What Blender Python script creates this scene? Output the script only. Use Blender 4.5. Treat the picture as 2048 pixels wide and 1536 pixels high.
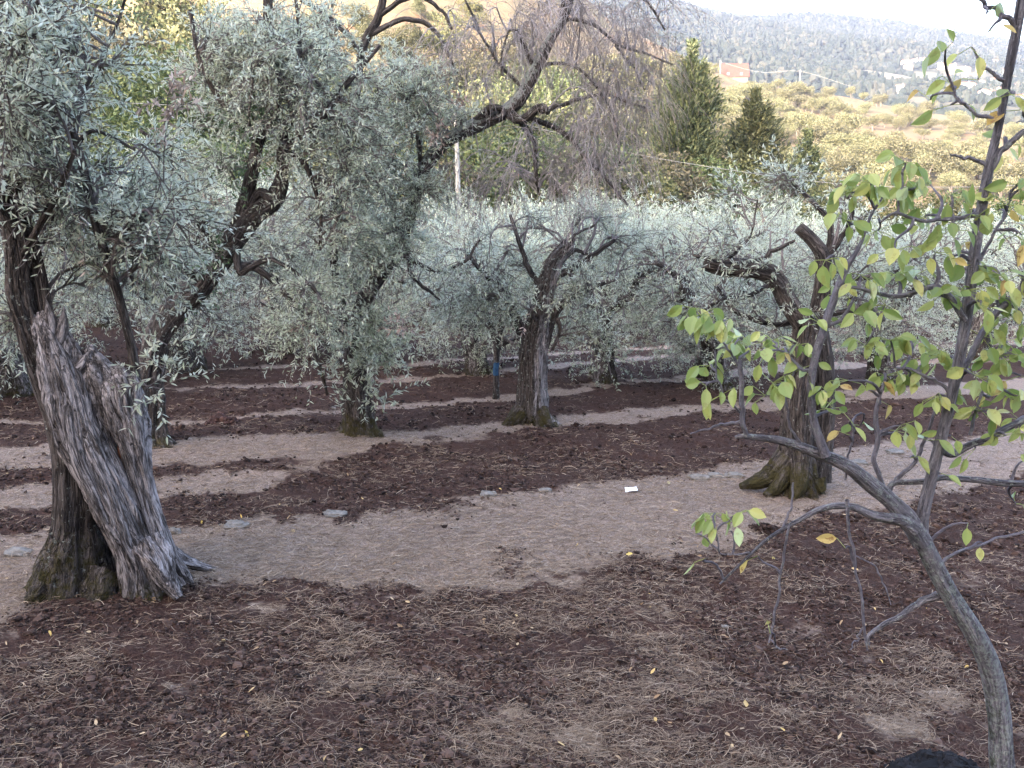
import bpy, math, time
import numpy as np
from mathutils import Vector

for o in list(bpy.data.objects): bpy.data.objects.remove(o)
SC = bpy.context.scene
COL = SC.collection
# ------------------------------------------------------------------ camera
FPX = 1800.0
PIT = math.atan(468/1800)
cam = bpy.data.cameras.new('camera'); camo = bpy.data.objects.new('camera', cam); COL.objects.link(camo)
cam.sensor_width = 36; cam.lens = FPX/2048*36; cam.clip_start = .05; cam.clip_end = 6000
camo.location = (0, 0, 0); camo.rotation_euler = (math.pi/2-PIT, 0, 0)
SC.camera = camo
# ------------------------------------------------------------------ sky, sun, exposure
SUN_EL, SUN_AZ = math.radians(15), math.radians(33)
w = bpy.data.worlds.new('World'); SC.world = w; w.use_nodes = True
nt = w.node_tree; bg = nt.nodes['Background']
sky = nt.nodes.new('ShaderNodeTexSky'); sky.sky_type = 'NISHITA'; sky.sun_disc = False
sky.sun_elevation = SUN_EL; sky.sun_rotation = math.pi+SUN_AZ
sky.air_density = .8; sky.dust_density = 6.0; sky.ozone_density = 1.0
nt.links.new(sky.outputs[0], bg.inputs[0]); bg.inputs[1].default_value = .15
sl = bpy.data.lights.new('sun', 'SUN'); sl.energy = 2.0; sl.angle = math.radians(.6); sl.color = (1, .9, .79)
so = bpy.data.objects.new('sun', sl); COL.objects.link(so)
travel = Vector((math.sin(SUN_AZ)*math.cos(SUN_EL), math.cos(SUN_AZ)*math.cos(SUN_EL), -math.sin(SUN_EL)))
so.rotation_euler = travel.to_track_quat('-Z', 'Y').to_euler(); so.location = (-20, -80, 60)
vs = SC.view_settings; vs.view_transform = 'Standard'; vs.look = 'None'; vs.gamma = 1; vs.exposure = 3.82
cy = SC.cycles
cy.max_bounces = 8; cy.diffuse_bounces = 6; cy.glossy_bounces = 2; cy.transmission_bounces = 6
cy.volume_bounces = 0; cy.transparent_max_bounces = 8; cy.use_denoising = True; cy.use_adaptive_sampling = False
cy.sample_clamp_indirect = 6

# ------------------------------------------------------------------ projection helpers (used only to read places off the photo)
CP, SP = math.cos(PIT), math.sin(PIT)
def ray(px, py):
    px = np.asarray(px, float); py = np.asarray(py, float)
    x = (px-1024)/FPX; y = -(py-768)/FPX
    d = np.stack([x, CP+y*SP, -SP+y*CP], -1)
    return d/d[..., 1:2]
def at(px, py, Y): return ray(px, py)*np.asarray(Y, float)[..., None]
H0, GA, GB = 2.3222, .05009, .08579
def on_ground(px, py):
    d = ray(px, py); k = H0/(-d[..., 2]-GA*d[..., 0]-GB*d[..., 1])
    return d*k[..., None]
# ------------------------------------------------------------------ numpy noise
def _hash(ix, iy, iz, seed):
    h = (ix.astype(np.int64)*374761393 + iy.astype(np.int64)*668265263 + iz.astype(np.int64)*2147483647 + seed*1274126177) & 0xffffffff
    h = ((h ^ (h >> 13))*1274126177) & 0xffffffff
    h = h ^ (h >> 16)
    return (h & 0xffffff)/float(0xffffff)
def vn(p, seed=0):
    f = np.floor(p); t = p-f; t = t*t*(3-2*t)
    ix, iy, iz = f[..., 0], f[..., 1], f[..., 2]
    r = 0
    for dx in (0, 1):
        wx = t[..., 0] if dx else 1-t[..., 0]
        for dy in (0, 1):
            wy = t[..., 1] if dy else 1-t[..., 1]
            for dz in (0, 1):
                wz = t[..., 2] if dz else 1-t[..., 2]
                r = r + wx*wy*wz*_hash(ix+dx, iy+dy, iz+dz, seed)
    return r*2-1
def fbm(p, oct=4, seed=0):
    r = 0; a = .5
    for i in range(oct):
        r = r + a*vn(p, seed+i*17); p = p*2.03+3.1; a *= .5
    return r
def ridged(p, oct=3, seed=0):
    r = 0; a = .5
    for i in range(oct):
        r = r + a*(1-2*np.abs(vn(p, seed+i*13))); p = p*2.1+1.7; a *= .5
    return r
def p3(x, y, z=0): return np.stack(np.broadcast_arrays(x, y, z), -1).astype(float)
def nrmz(v): return v/np.maximum(np.linalg.norm(v, axis=-1, keepdims=True), 1e-9)
def sstep(a, b, x): t = np.clip((x-a)/(b-a), 0, 1); return t*t*(3-2*t)

# ------------------------------------------------------------------ mesh building
class MB:
    def __init__(s): s.V = []; s.F = []; s.M = []; s.T = []; s.K = []; s.n = 0
    def add(s, V, F, mat=0, tc=None, k=None):
        V = np.asarray(V, float).reshape(-1, 3); n = len(V)
        if not isinstance(F, list): F = [F]
        for f in F:
            f = np.asarray(f)
            if len(f): s.F.append(f+s.n); s.M.append(np.full(len(f), mat) if np.isscalar(mat) else mat)
        s.V.append(V)
        s.T.append(V if tc is None else np.asarray(tc, float).reshape(-1, 3))
        s.K.append(np.zeros((n, 3)) if k is None else np.broadcast_to(np.asarray(k, float), (n, 3)))
        s.n += n
    def mesh(s, name, mats, smooth=True):
        me = bpy.data.meshes.new(name)
        V = np.concatenate(s.V).astype(np.float32)
        me.vertices.add(len(V)); me.vertices.foreach_set('co', V.ravel())
        loops = np.concatenate([f.ravel() for f in s.F]); cnt = np.concatenate([np.full(len(f), f.shape[1]) for f in s.F])
        me.loops.add(len(loops)); me.loops.foreach_set('vertex_index', loops.astype(np.int32))
        me.polygons.add(len(cnt)); me.polygons.foreach_set('loop_start', (np.cumsum(cnt)-cnt).astype(np.int32))
        me.polygons.foreach_set('material_index', np.concatenate(s.M).astype(np.int32))
        for m in mats: me.materials.append(m)
        me.update(calc_edges=True)
        for nm, dat in (('tc', s.T), ('k', s.K)):
            a = me.attributes.new(nm, 'FLOAT_VECTOR', 'POINT'); a.data.foreach_set('vector', np.concatenate(dat).astype(np.float32).ravel())
        me.polygons.foreach_set('use_smooth', np.full(len(cnt), smooth))
        me.validate()
        return me
    def obj(s, name, mats, parent=None, smooth=True):
        if not isinstance(mats, (list, tuple)): mats = [mats]
        o = bpy.data.objects.new(name, s.mesh(name, mats, smooth)); COL.objects.link(o)
        if parent: put(o, parent)
        return o
def put(o, parent):
    o.parent = parent
    o.matrix_parent_inverse = parent.matrix_basis.inverted()
def tag(o, label, cat, group=None):
    o['label'] = label; o['category'] = cat
    if group: o['group'] = group
    return o
def thing(name, loc, label, cat, group=None):
    o = bpy.data.objects.new(name, None); COL.objects.link(o); o.empty_display_size = .2
    o.location = tuple(float(v) for v in loc)
    return tag(o, label, cat, group)
def dup(src, loc, rz=0, sc=1, label=None, group=None):
    r = src.copy(); COL.objects.link(r); r.location = tuple(float(v) for v in loc); r.rotation_euler = (0, 0, float(rz))
    r.scale = (sc, sc, sc) if np.isscalar(sc) else sc
    if label: r['label'] = label
    if group: r['group'] = group
    for c in src.children:
        d = c.copy(); COL.objects.link(d); d.parent = r
        for g in c.children:
            e = g.copy(); COL.objects.link(e); e.parent = d
    return r
def grid_faces(nu, nv, wrap=False):
    i = np.arange(nu-1)[:, None]; j = np.arange(nv if wrap else nv-1)[None, :]; j2 = (j+1) % nv
    return np.stack([i*nv+j, i*nv+j2, (i+1)*nv+j2, (i+1)*nv+j], -1).reshape(-1, 4)
def spline(P, K):
    """Catmull-Rom resample of control rows (m, d) to K rows"""
    P = np.asarray(P, float); m = len(P)
    if m == 2: return P[0]+(P[1]-P[0])*np.linspace(0, 1, K)[:, None]
    d = np.concatenate([[0], np.cumsum(np.linalg.norm(np.diff(P[:, :3], axis=0), axis=1)+1e-6)]); d /= d[-1]
    s = np.linspace(0, 1, K); i = np.clip(np.searchsorted(d, s, side='right')-1, 0, m-2)
    t = ((s-d[i])/(d[i+1]-d[i]))[:, None]
    E_ = np.vstack([2*P[0]-P[1], P, 2*P[-1]-P[-2]])
    p0, p1, p2, p3_ = E_[i], E_[i+1], E_[i+2], E_[i+3]
    r = .5*((2*p1)+(-p0+p2)*t+(2*p0-5*p1+4*p2-p3_)*t*t+(-p0+3*p1-3*p2+p3_)*t**3)
    if P.shape[1] > 3: r[:, 3] = np.maximum(r[:, 3], .0006)
    return r
def tube_arrays(P, R, n=8, rough=0, freq=10, seed=0, flute=None, stretch=.16):
    """P (N,K,3) R (N,K): verts, faces, texture coordinates, ring normals"""
    N, K = R.shape
    T = nrmz(np.gradient(P, axis=1))
    ref = np.array([.23, -.95, .2]); ref = np.where((np.abs((T*ref).sum(-1)).mean(1) > .85)[:, None], np.array([.9, .1, .42]), ref)[:, None, :]
    n1 = nrmz(np.cross(T, ref)); n2 = np.cross(T, n1)
    th = np.arange(n)/n*2*np.pi
    rd = n1[:, :, None]*np.cos(th)[:, None]+n2[:, :, None]*np.sin(th)[:, None]
    L = np.concatenate([np.zeros((N, 1)), np.cumsum(np.linalg.norm(np.diff(P, axis=1), axis=-1), 1)], 1)
    rr = np.broadcast_to(R[:, :, None], (N, K, n)).copy()
    tc = np.stack([np.cos(th)*rr, np.sin(th)*rr, np.broadcast_to(L[:, :, None]*stretch, rr.shape)], -1)+np.arange(N)[:, None, None, None]*.37+seed*1.3
    if rough:
        q = tc*freq
        rr = rr*(1+rough*(fbm(q*.35, 3, seed)*1.6+.8*ridged(q, 3, seed+5)))
    if flute is not None: rr = rr*flute(th, np.linspace(0, 1, K))[None]
    V = P[:, :, None]+rd*rr[..., None]
    F = (grid_faces(K, n, True)[None]+(np.arange(N)*K*n)[:, None, None]).reshape(-1, 4)
    return V.reshape(-1, 3), F, tc.reshape(-1, 3), rd
def pxpts(lst, Y0, rs=1.0):
    """rows (px, py, radius_px[, depth offset]) -> (x, y, z, r)"""
    out = []
    for r in lst:
        Y = Y0+(r[3] if len(r) > 3 else 0)
        out.append(list(at(r[0], r[1], Y))+[r[2]*rs*Y/FPX])
    return np.array(out)
class Skel:
    def __init__(s): s.P = []; s.R = []
    def add(s, c): s.P.append(c[:, :3]); s.R.append(c[:, 3])
    def get(s): return np.concatenate(s.P), np.concatenate(s.R)
def limb(mb, ctrl, K=24, dents=(), **kw):
    c = limb_(mb, ctrl, K, **kw)
    V = mb.V[-1]
    for (p, r, dep) in dents:
        w_ = np.exp(-(np.linalg.norm((V-p)/np.asarray(r), axis=1))**2)
        V += np.array([0, 1., 0])*(w_*dep)[:, None]
    return c
def limb_(mb, ctrl, K=24, n=10, rough=.12, freq=9, seed=0, k=(0, 0, 0), skel=None, wob=0, flute=None, cap=True, kfun=None, mat=0):
    c = spline(ctrl, K)
    if wob:
        s = np.linspace(0, 1, K)[:, None]
        c[:, :3] += (np.concatenate([fbm(p3(s[:, 0]*6, seed*3.7, a*9.1), 3) [:, None] for a in range(3)], 1))*wob*np.sin(np.pi*np.clip(s, 0, 1))
    if skel is not None: skel.add(c)
    if cap and c[-1, 3] > .006: c = np.vstack([c, c[-1]*[1, 1, 1, .55]+np.append((c[-1, :3]-c[-2, :3])*.05, 0), c[-1]*[1, 1, 1, .02]+np.append((c[-1, :3]-c[-2, :3])*.03, 0)])
    V, F, tc, rd = tube_arrays(c[None, :, :3], c[None, :, 3], n, rough, freq, seed, flute)
    if kfun: k = kfun(V, rd[0].reshape(-1, 3), np.repeat(np.linspace(0, 1, len(c)), n))
    mb.add(V, F, mat, tc, k)
    return c
# -------- growth
def sprout(rng, sp, sr, targets, arch=.18, wob=.12, K=8, rmax=.02, reach=1.0, rtip=.0025):
    D = np.linalg.norm(targets[:, None]-sp[None], axis=-1)*np.exp(rng.normal(0, .22, (len(targets), len(sp))))
    D = D + .25*np.maximum(0, sp[None, :, 2]-targets[:, None, 2])
    i = D.argmin(1); A = sp[i]; r0 = np.minimum(sr[i]*.7, rmax)
    d = targets-A; ln = np.linalg.norm(d, axis=1)
    t = np.linspace(0, 1, K)
    off = nrmz(rng.normal(size=(len(A), 3)))*(ln*wob)[:, None]; off[:, 2] += ln*arch
    off2 = nrmz(rng.normal(size=(len(A), 3)))*(ln*wob*.6)[:, None]
    P = A[:, None]+d[:, None]*t[None, :, None]+off[:, None]*np.sin(np.pi*t)[None, :, None]+off2[:, None]*np.sin(2*np.pi*t)[None, :, None]
    r0 = np.minimum(r0, .004+.012*ln)
    R = r0[:, None]*(1-t)[None]**.8+rtip
    return P, R
def sub(rng, P, per, lo, hi, fwd=.7, spread=.8, up=.25, droop=.15, K=5, r0=.0035, r1=.0012, tmin=.25):
    N, Kp = P.shape[:2]
    i = np.repeat(np.arange(N), per); M = len(i)
    t = tmin+(1-tmin)*rng.random(M)**.7; x = t*(Kp-1); j = np.clip(x.astype(int), 0, Kp-2); f = (x-j)[:, None]
    A = P[i, j]*(1-f)+P[i, j+1]*f; T = nrmz(P[i, j+1]-P[i, j])
    d = nrmz(T*fwd+nrmz(rng.normal(size=(M, 3)))*spread+np.array([0, 0, up]))
    ln = rng.uniform(lo, hi, M); s = np.linspace(0, 1, K)
    Q = A[:, None]+d[:, None]*(ln[:, None]*s)[..., None]
    Q[..., 2] -= (ln*droop)[:, None]*s**2
    side = nrmz(rng.normal(size=(M, 3)))*(ln*.09)[:, None]
    Q += side[:, None]*np.sin(np.pi*s)[None, :, None]
    R = np.broadcast_to(r0*(1-s)+r1, (M, K)).copy()
    return Q, R
def leaf_sites(rng, Q, per, tmin=.12, fwd=.65, out=.8, up=.12):
    N, K = Q.shape[:2]
    i = np.repeat(np.arange(N), per); M = len(i)
    t = tmin+(1-tmin)*rng.random(M); x = t*(K-1)*.999; j = x.astype(int); f = (x-j)[:, None]
    A = Q[i, j]*(1-f)+Q[i, j+1]*f; T = nrmz(Q[i, j+1]-Q[i, j])
    rv = rng.normal(size=(M, 3)); rv -= T*(rv*T).sum(-1, keepdims=True); rv = nrmz(rv)
    d = nrmz(T*fwd+rv*out+np.array([0, 0, up]))
    nv = np.array([0, 0, 1.])+rng.normal(size=(M, 3))*.55; nv -= d*(nv*d).sum(-1, keepdims=True)
    return A, d, nrmz(nv)
def leaves(mb, A, d, nv, L, W, rng, prof=((.3, 1), (.7, .8)), bend=.12, fold=.25, mat=0, k1=0.):
    N = len(A); m = len(prof); L = np.broadcast_to(L, (N,)); W = np.broadcast_to(W, (N,))
    s = np.cross(d, nv)
    bd = bend*rng.uniform(-.4, 1.6, N)
    rows = [A]
    def mid(t): return A+d*(L*t)[:, None]-nv*(L*bd*t*t)[:, None]
    for sg in (1, -1):
        for (t, w_) in prof: rows.append(mid(t)+s*(sg*W*w_*.5)[:, None]+nv*(W*w_*fold*.5)[:, None])
    rows.append(mid(1.0))
    V = np.stack(rows, 1)                                            # base, right m, left m, tip
    b = (np.arange(N)*(2*m+2))[:, None]
    if m == 1: F = [b+np.array([0, 1, 3, 2])]
    elif m == 2: F = [b+np.array([0, 1, 2, 5]), b+np.array([0, 5, 4, 3])]
    else:
        tip = 2*m+1; F = [b+np.array([0, 1, 2, 3, tip]) if m == 3 else b+np.array([0]+list(range(1, m+1))+[tip]),
                          b+np.array([0, tip]+list(range(2*m, m, -1)))]
    k = np.zeros((N, 2*m+2, 3)); k[..., 0] = rng.random(N)[:, None]; k[..., 1] = k1 if np.isscalar(k1) else k1[:, None]
    k[:, 0, 2] = 0; k[:, 1:m+1, 2] = [p[0] for p in prof]; k[:, m+1:-1, 2] = [p[0] for p in prof]; k[:, -1, 2] = 1
    mb.add(V, F, mat, None, k.reshape(-1, 3))
def blobs(rng, lst, n):
    """lst rows: px, py, rx, ry, Y, dY, weight -> n points"""
    L = np.array(lst, float); i = rng.choice(len(L), n, p=L[:, 6]/L[:, 6].sum())
    u = nrmz(rng.normal(size=(n, 3)))*rng.random((n, 1))**.5
    return at(L[i, 0]+u[:, 0]*L[i, 2], L[i, 1]+u[:, 1]*L[i, 3], L[i, 4]+u[:, 2]*L[i, 5])
def batch_tubes(mb, P, R, n=3, k=(0, 0, 0), seed=0, mat=0):
    V, F, tc, _ = tube_arrays(P, R, n, seed=seed); mb.add(V, F, mat, tc, k)

# ------------------------------------------------------------------ materials
def new_mat(name):
    m = bpy.data.materials.new(name); m.use_nodes = True; n = m.node_tree; n.nodes.clear()
    out = n.nodes.new('ShaderNodeOutputMaterial'); return m, n, out
def N_(n, t, **kw):
    x = n.nodes.new(t)
    for a, v in kw.items(): setattr(x, a, v)
    return x
def attr(n, name): return N_(n, 'ShaderNodeAttribute', attribute_name=name)
def noise(n, vec, scale, detail=4, rough=.6, dist=0):
    x = N_(n, 'ShaderNodeTexNoise'); x.inputs['Scale'].default_value = scale; x.inputs['Detail'].default_value = detail
    x.inputs['Roughness'].default_value = rough; x.inputs['Distortion'].default_value = dist
    if vec is not None: n.links.new(vec, x.inputs['Vector'])
    return x.outputs['Fac']
def ramp(n, fac, stops):
    r = N_(n, 'ShaderNodeValToRGB'); e = r.color_ramp.elements
    while len(e) < len(stops): e.new(.5)
    for el, (p, c) in zip(e, stops):
        el.position = p; el.color = (c, c, c, 1) if np.isscalar(c) else (*c, 1)
    n.links.new(fac, r.inputs[0]); return r.outputs[0]
def mix(n, fac, a, b, typ='MIX'):
    x = N_(n, 'ShaderNodeMix', data_type='RGBA', blend_type=typ)
    for v, i in ((fac, 0), (a, 6), (b, 7)):
        if hasattr(v, 'links'): n.links.new(v, x.inputs[i])
        else: x.inputs[i].default_value = v if np.isscalar(v) else (*v, 1)
    return x.outputs[2]
def math_(n, op, a, b=0., clamp=False):
    x = N_(n, 'ShaderNodeMath', operation=op, use_clamp=clamp)
    for i, v in ((0, a), (1, b)):
        if hasattr(v, 'links'): n.links.new(v, x.inputs[i])
        else: x.inputs[i].default_value = v
    return x.outputs[0]
def sep(n, v):
    x = N_(n, 'ShaderNodeSeparateXYZ'); n.links.new(v, x.inputs[0]); return x.outputs
def bump(n, h, dist, strength=1):
    x = N_(n, 'ShaderNodeBump'); x.inputs['Distance'].default_value = dist; x.inputs['Strength'].default_value = strength
    n.links.new(h, x.inputs['Height']); return x.outputs[0]
def bsdf(n, col, rough=.9, normal=None, spec=.2):
    b = N_(n, 'ShaderNodeBsdfPrincipled'); b.inputs['Roughness'].default_value = rough; b.inputs['Specular IOR Level'].default_value = spec
    if hasattr(col, 'links'): n.links.new(col, b.inputs['Base Color'])
    else: b.inputs['Base Color'].default_value = (*col, 1)
    if normal is not None: n.links.new(normal, b.inputs['Normal'])
    return b.outputs[0]
def geo(n): return N_(n, 'ShaderNodeNewGeometry')
def leaf_mat(name, stops, under=None, trans=.3, rough=.5, spec=.35, spots=None):
    m, n, out = new_mat(name)
    k = sep(n, attr(n, 'k').outputs['Vector'])
    c = ramp(n, k[0], stops)
    oi = N_(n, 'ShaderNodeObjectInfo')
    hs = N_(n, 'ShaderNodeHueSaturation'); n.links.new(c, hs.inputs['Color'])
    n.links.new(math_(n, 'ADD', math_(n, 'MULTIPLY', oi.outputs['Random'], .4), .8), hs.inputs['Value'])
    n.links.new(math_(n, 'ADD', math_(n, 'MULTIPLY', oi.outputs['Random'], .03), .485), hs.inputs['Hue'])
    c = hs.outputs[0]
    if under: c = mix(n, geo(n).outputs['Backfacing'], c, under)
    if spots:
        pos = geo(n).outputs['Position']
        c = mix(n, math_(n, 'MULTIPLY', ramp(n, noise(n, pos, 55, 3), ((.56, 0), (.62, 1))), spots[0]), c, spots[1])
    b = bsdf(n, c, rough, None, spec)
    t = N_(n, 'ShaderNodeBsdfTranslucent'); n.links.new(c, t.inputs[0])
    ms = N_(n, 'ShaderNodeMixShader'); ms.inputs[0].default_value = trans
    n.links.new(b, ms.inputs[1]); n.links.new(t.outputs[0], ms.inputs[2]); n.links.new(ms.outputs[0], out.inputs[0])
    return m
def bark_mat(name, dark, light, deadA, deadB, moss=(.062, .050, .018), lich=(.40, .42, .37), lich_amt=.75, fine=60., ls=30., cracks=.75):
    """k.x = bare dead wood, k.y = moss, k.z = lichen"""
    m, n, out = new_mat(name)
    tc = attr(n, 'tc').outputs['Vector']; k = sep(n, attr(n, 'k').outputs['Vector']); pos = geo(n).outputs['Position']
    st = noise(n, tc, fine, 6, .7, .3)
    c = mix(n, ramp(n, st, ((.34, 0), (.68, 1))), dark, light)
    dst = noise(n, tc, fine*.55, 7, .72, 1.2)
    dd = mix(n, ramp(n, dst, ((.38, 0), (.62, 1))), deadA, deadB)
    nz = noise(n, pos, 9, 5, .65)
    dd = mix(n, ramp(n, noise(n, tc, 24, 5, .65, .9), ((.36, .8), (.5, 0))), dd, (.07, .055, .05)) if fine < 61 else dd
    fd = math_(n, 'ADD', k[0], math_(n, 'MULTIPLY', math_(n, 'SUBTRACT', nz, .5), .9)); c = mix(n, ramp(n, fd, ((.42, 0), (.58, 1))), c, dd)
    mpc = N_(n, 'ShaderNodeMapping'); mpc.inputs['Scale'].default_value = (1, 1, .35); n.links.new(tc, mpc.inputs[0])
    cr = ramp(n, math_(n, 'ABSOLUTE', math_(n, 'SUBTRACT', noise(n, mpc.outputs[0], fine*.62, 3, .55, .5), .5)), ((.0, 0), (.03, 1)))
    cr2 = ramp(n, math_(n, 'ABSOLUTE', math_(n, 'SUBTRACT', noise(n, mpc.outputs[0], fine*.25, 4, .6, .8), .5)), ((.0, 0), (.022, 1)))
    cr = math_(n, 'MULTIPLY', cr, cr2)
    cr = math_(n, 'ADD', math_(n, 'MULTIPLY', cr, cracks), 1-cracks)
    c = mix(n, cr, (dark[0]*.5, dark[1]*.5, dark[2]*.5), c)
    ln = noise(n, pos, ls, 6, .72); lf = math_(n, 'ADD', math_(n, 'MULTIPLY', k[2], .11), ln)
    c = mix(n, math_(n, 'MULTIPLY', ramp(n, lf, ((.67, 0), (.73, 1))), lich_amt), c, lich)
    mn = noise(n, pos, 11, 6, .78); mf = math_(n, 'ADD', math_(n, 'MULTIPLY', k[1], .74), math_(n, 'MULTIPLY', math_(n, 'SUBTRACT', mn, .5), 2.2))
    mc = mix(n, noise(n, pos, 70, 5, .7), (moss[0]*.25, moss[1]*.25, moss[2]*.3), (moss[0]*1.7, moss[1]*1.7, moss[2]*1.7))
    c = mix(n, ramp(n, mf, ((.42, 0), (.78, 1))), c, mc)
    h = math_(n, 'ADD', math_(n, 'ADD', math_(n, 'MULTIPLY', cr, .7), math_(n, 'MULTIPLY', st, .6)), math_(n, 'ADD', math_(n, 'MULTIPLY', dst, .5), math_(n, 'MULTIPLY', noise(n, pos, 120, 3), .25)))
    n.links.new(bsdf(n, c, .92, bump(n, h, .045, 1.), .15), out.inputs[0]); return m
def plain_mat(name, a, b, scale=8, rough=.85, bumpd=0):
    m, n, out = new_mat(name); pos = N_(n, 'ShaderNodeTexCoord').outputs['Object']
    f = noise(n, pos, scale, 5, .65)
    n.links.new(bsdf(n, mix(n, ramp(n, f, ((.3, 0), (.7, 1))), a, b), rough, bump(n, f, bumpd) if bumpd else None), out.inputs[0]); return m
def rnd_mat(name, stops, rough=.9):
    m, n, out = new_mat(name); k = sep(n, attr(n, 'k').outputs['Vector'])
    n.links.new(bsdf(n, ramp(n, k[0], stops), rough), out.inputs[0]); return m

OLIVE = leaf_mat('olive_leaf', ((0, (.29, .335, .22)), (.5, (.46, .495, .355)), (.85, (.57, .59, .44)), (1, (.62, .635, .48))), under=(.63, .65, .53), trans=.46, rough=.4, spec=.6)
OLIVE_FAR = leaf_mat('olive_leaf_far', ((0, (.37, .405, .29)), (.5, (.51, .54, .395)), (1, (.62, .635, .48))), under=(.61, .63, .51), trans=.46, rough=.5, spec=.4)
OLIVE_SUN = leaf_mat('olive_leaf_hillside', ((0, (.045, .048, .024)), (.5, (.092, .09, .046)), (1, (.145, .135, .078))), trans=.2, rough=.6)
SUCKER = leaf_mat('sucker_leaf', ((0, (.04, .1, .03)), (.6, (.09, .17, .06)), (1, (.15, .23, .1))), under=(.2, .26, .18), trans=.3)
WITHER = leaf_mat('withered_leaf', ((0, (.28, .2, .16)), (.6, (.46, .35, .29)), (1, (.58, .47, .40))), trans=.25, rough=.7)
RUST = leaf_mat('rust_leaf', ((0, (.22, .13, .10)), (1, (.42, .29, .24))), trans=.2, rough=.8)
PEAR = leaf_mat('pear_leaf', ((0, (.15, .21, .05)), (.45, (.27, .32, .09)), (.8, (.38, .40, .12)), (1, (.48, .44, .14))), under=(.38, .44, .2), trans=.4, rough=.38, spec=.5, spots=(.4, (.24, .19, .05)))
PEAR_Y = leaf_mat('pear_leaf_yellow', ((0, (.50, .36, .09)), (.6, (.6, .49, .16)), (1, (.55, .40, .12))), trans=.4, rough=.45, spots=(.7, (.2, .09, .03)))
OLIVE_BARK = bark_mat('olive_bark', (.036, .028, .025), (.19, .155, .14), (.10, .083, .078), (.52, .455, .45))
GREY_BARK = bark_mat('pale_bark', (.05, .04, .038), (.17, .14, .13), (.15, .125, .115), (.35, .31, .29))
TWIG = bark_mat('twig_bark', (.12, .095, .09), (.30, .25, .235), (.2, .17, .17), (.3, .26, .26), lich_amt=.5, cracks=0)
DEADTWIG = bark_mat('dead_twig_bark', (.25, .215, .215), (.54, .48, .475), (.2, .17, .17), (.3, .26, .26), lich_amt=.6, cracks=0)
PEAR_BARK = bark_mat('pear_bark', (.085, .075, .083), (.36, .325, .345), (.12, .11, .12), (.24, .22, .23), moss=(.05, .06, .022), lich_amt=.6, fine=75, ls=75., cracks=.35)
PEAR_TWIG = bark_mat('pear_twig_bark', (.13, .115, .13), (.36, .32, .36), (.12, .11, .12), (.24, .22, .23), lich_amt=.4, fine=110, ls=90., cracks=.1)

# ------------------------------------------------------------------ terrain
U_ = np.array([-1.2, -.3, -.12, 0, .1, .2, .24, .35, .43, .5, .58, .8, 1.2])
RIDGE1 = np.array([.30, .29, .27, .22, .13, .083, .070, .057, .042, .028, .016, .008, -.01])
U2 = np.array([-1.2, -.1, .05, .12, .2, .25, .32, .38, .45, .5, .56, .62, 1.2])
RIDGE2 = np.array([.2, .19, .172, .160, .144, .137, .130, .124, .117, .111, .1, .09, .06])
def ground_z(X, Y, fine=True):
    X = np.asarray(X, float); Y = np.asarray(Y, float)
    u = np.clip(X/np.maximum(Y, 1), -1.2, 1.2)
    near = -(H0+GA*np.clip(X, -70, 70)+GB*Y)
    zv = -11.5-.03*np.clip(X, -40, 60)
    t = np.clip((Y-85)/245, 0, 1)
    zh = zv+(np.interp(u, U_, RIDGE1)*330-zv)*t**.92
    w_ = sstep(48, 90, Y); z = near*(1-w_)+zh*w_
    r2 = np.interp(u, U2, RIDGE2)*1500
    tb = np.clip((Y-480)/1020, 0, 1)
    zf = 12+(r2-12)*tb**1.05-np.clip((Y-1500)*.12, 0, None)
    w2 = sstep(335, 500, Y); z = z*(1-w2)+zf*w2
    if fine:
        z = z+fbm(p3(X*.03, Y*.03), 3, 5)*2.2*sstep(80, 140, Y)+fbm(p3(X*.006, Y*.006), 4, 9)*22*sstep(450, 800, Y)
    return z
def hit(px, py, y0=40, y1=1600):
    """where the terrain is met along the line of sight of a place in the photo"""
    d = ray(px, py); Ys = np.geomspace(y0, y1, 1400); z = ground_z(d[0]*Ys, Ys)
    b = np.nonzero(z >= d[2]*Ys)[0]
    i = b[0] if len(b) else len(Ys)-1
    return np.array([d[0]*Ys[i], Ys[i], z[i]])
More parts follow.
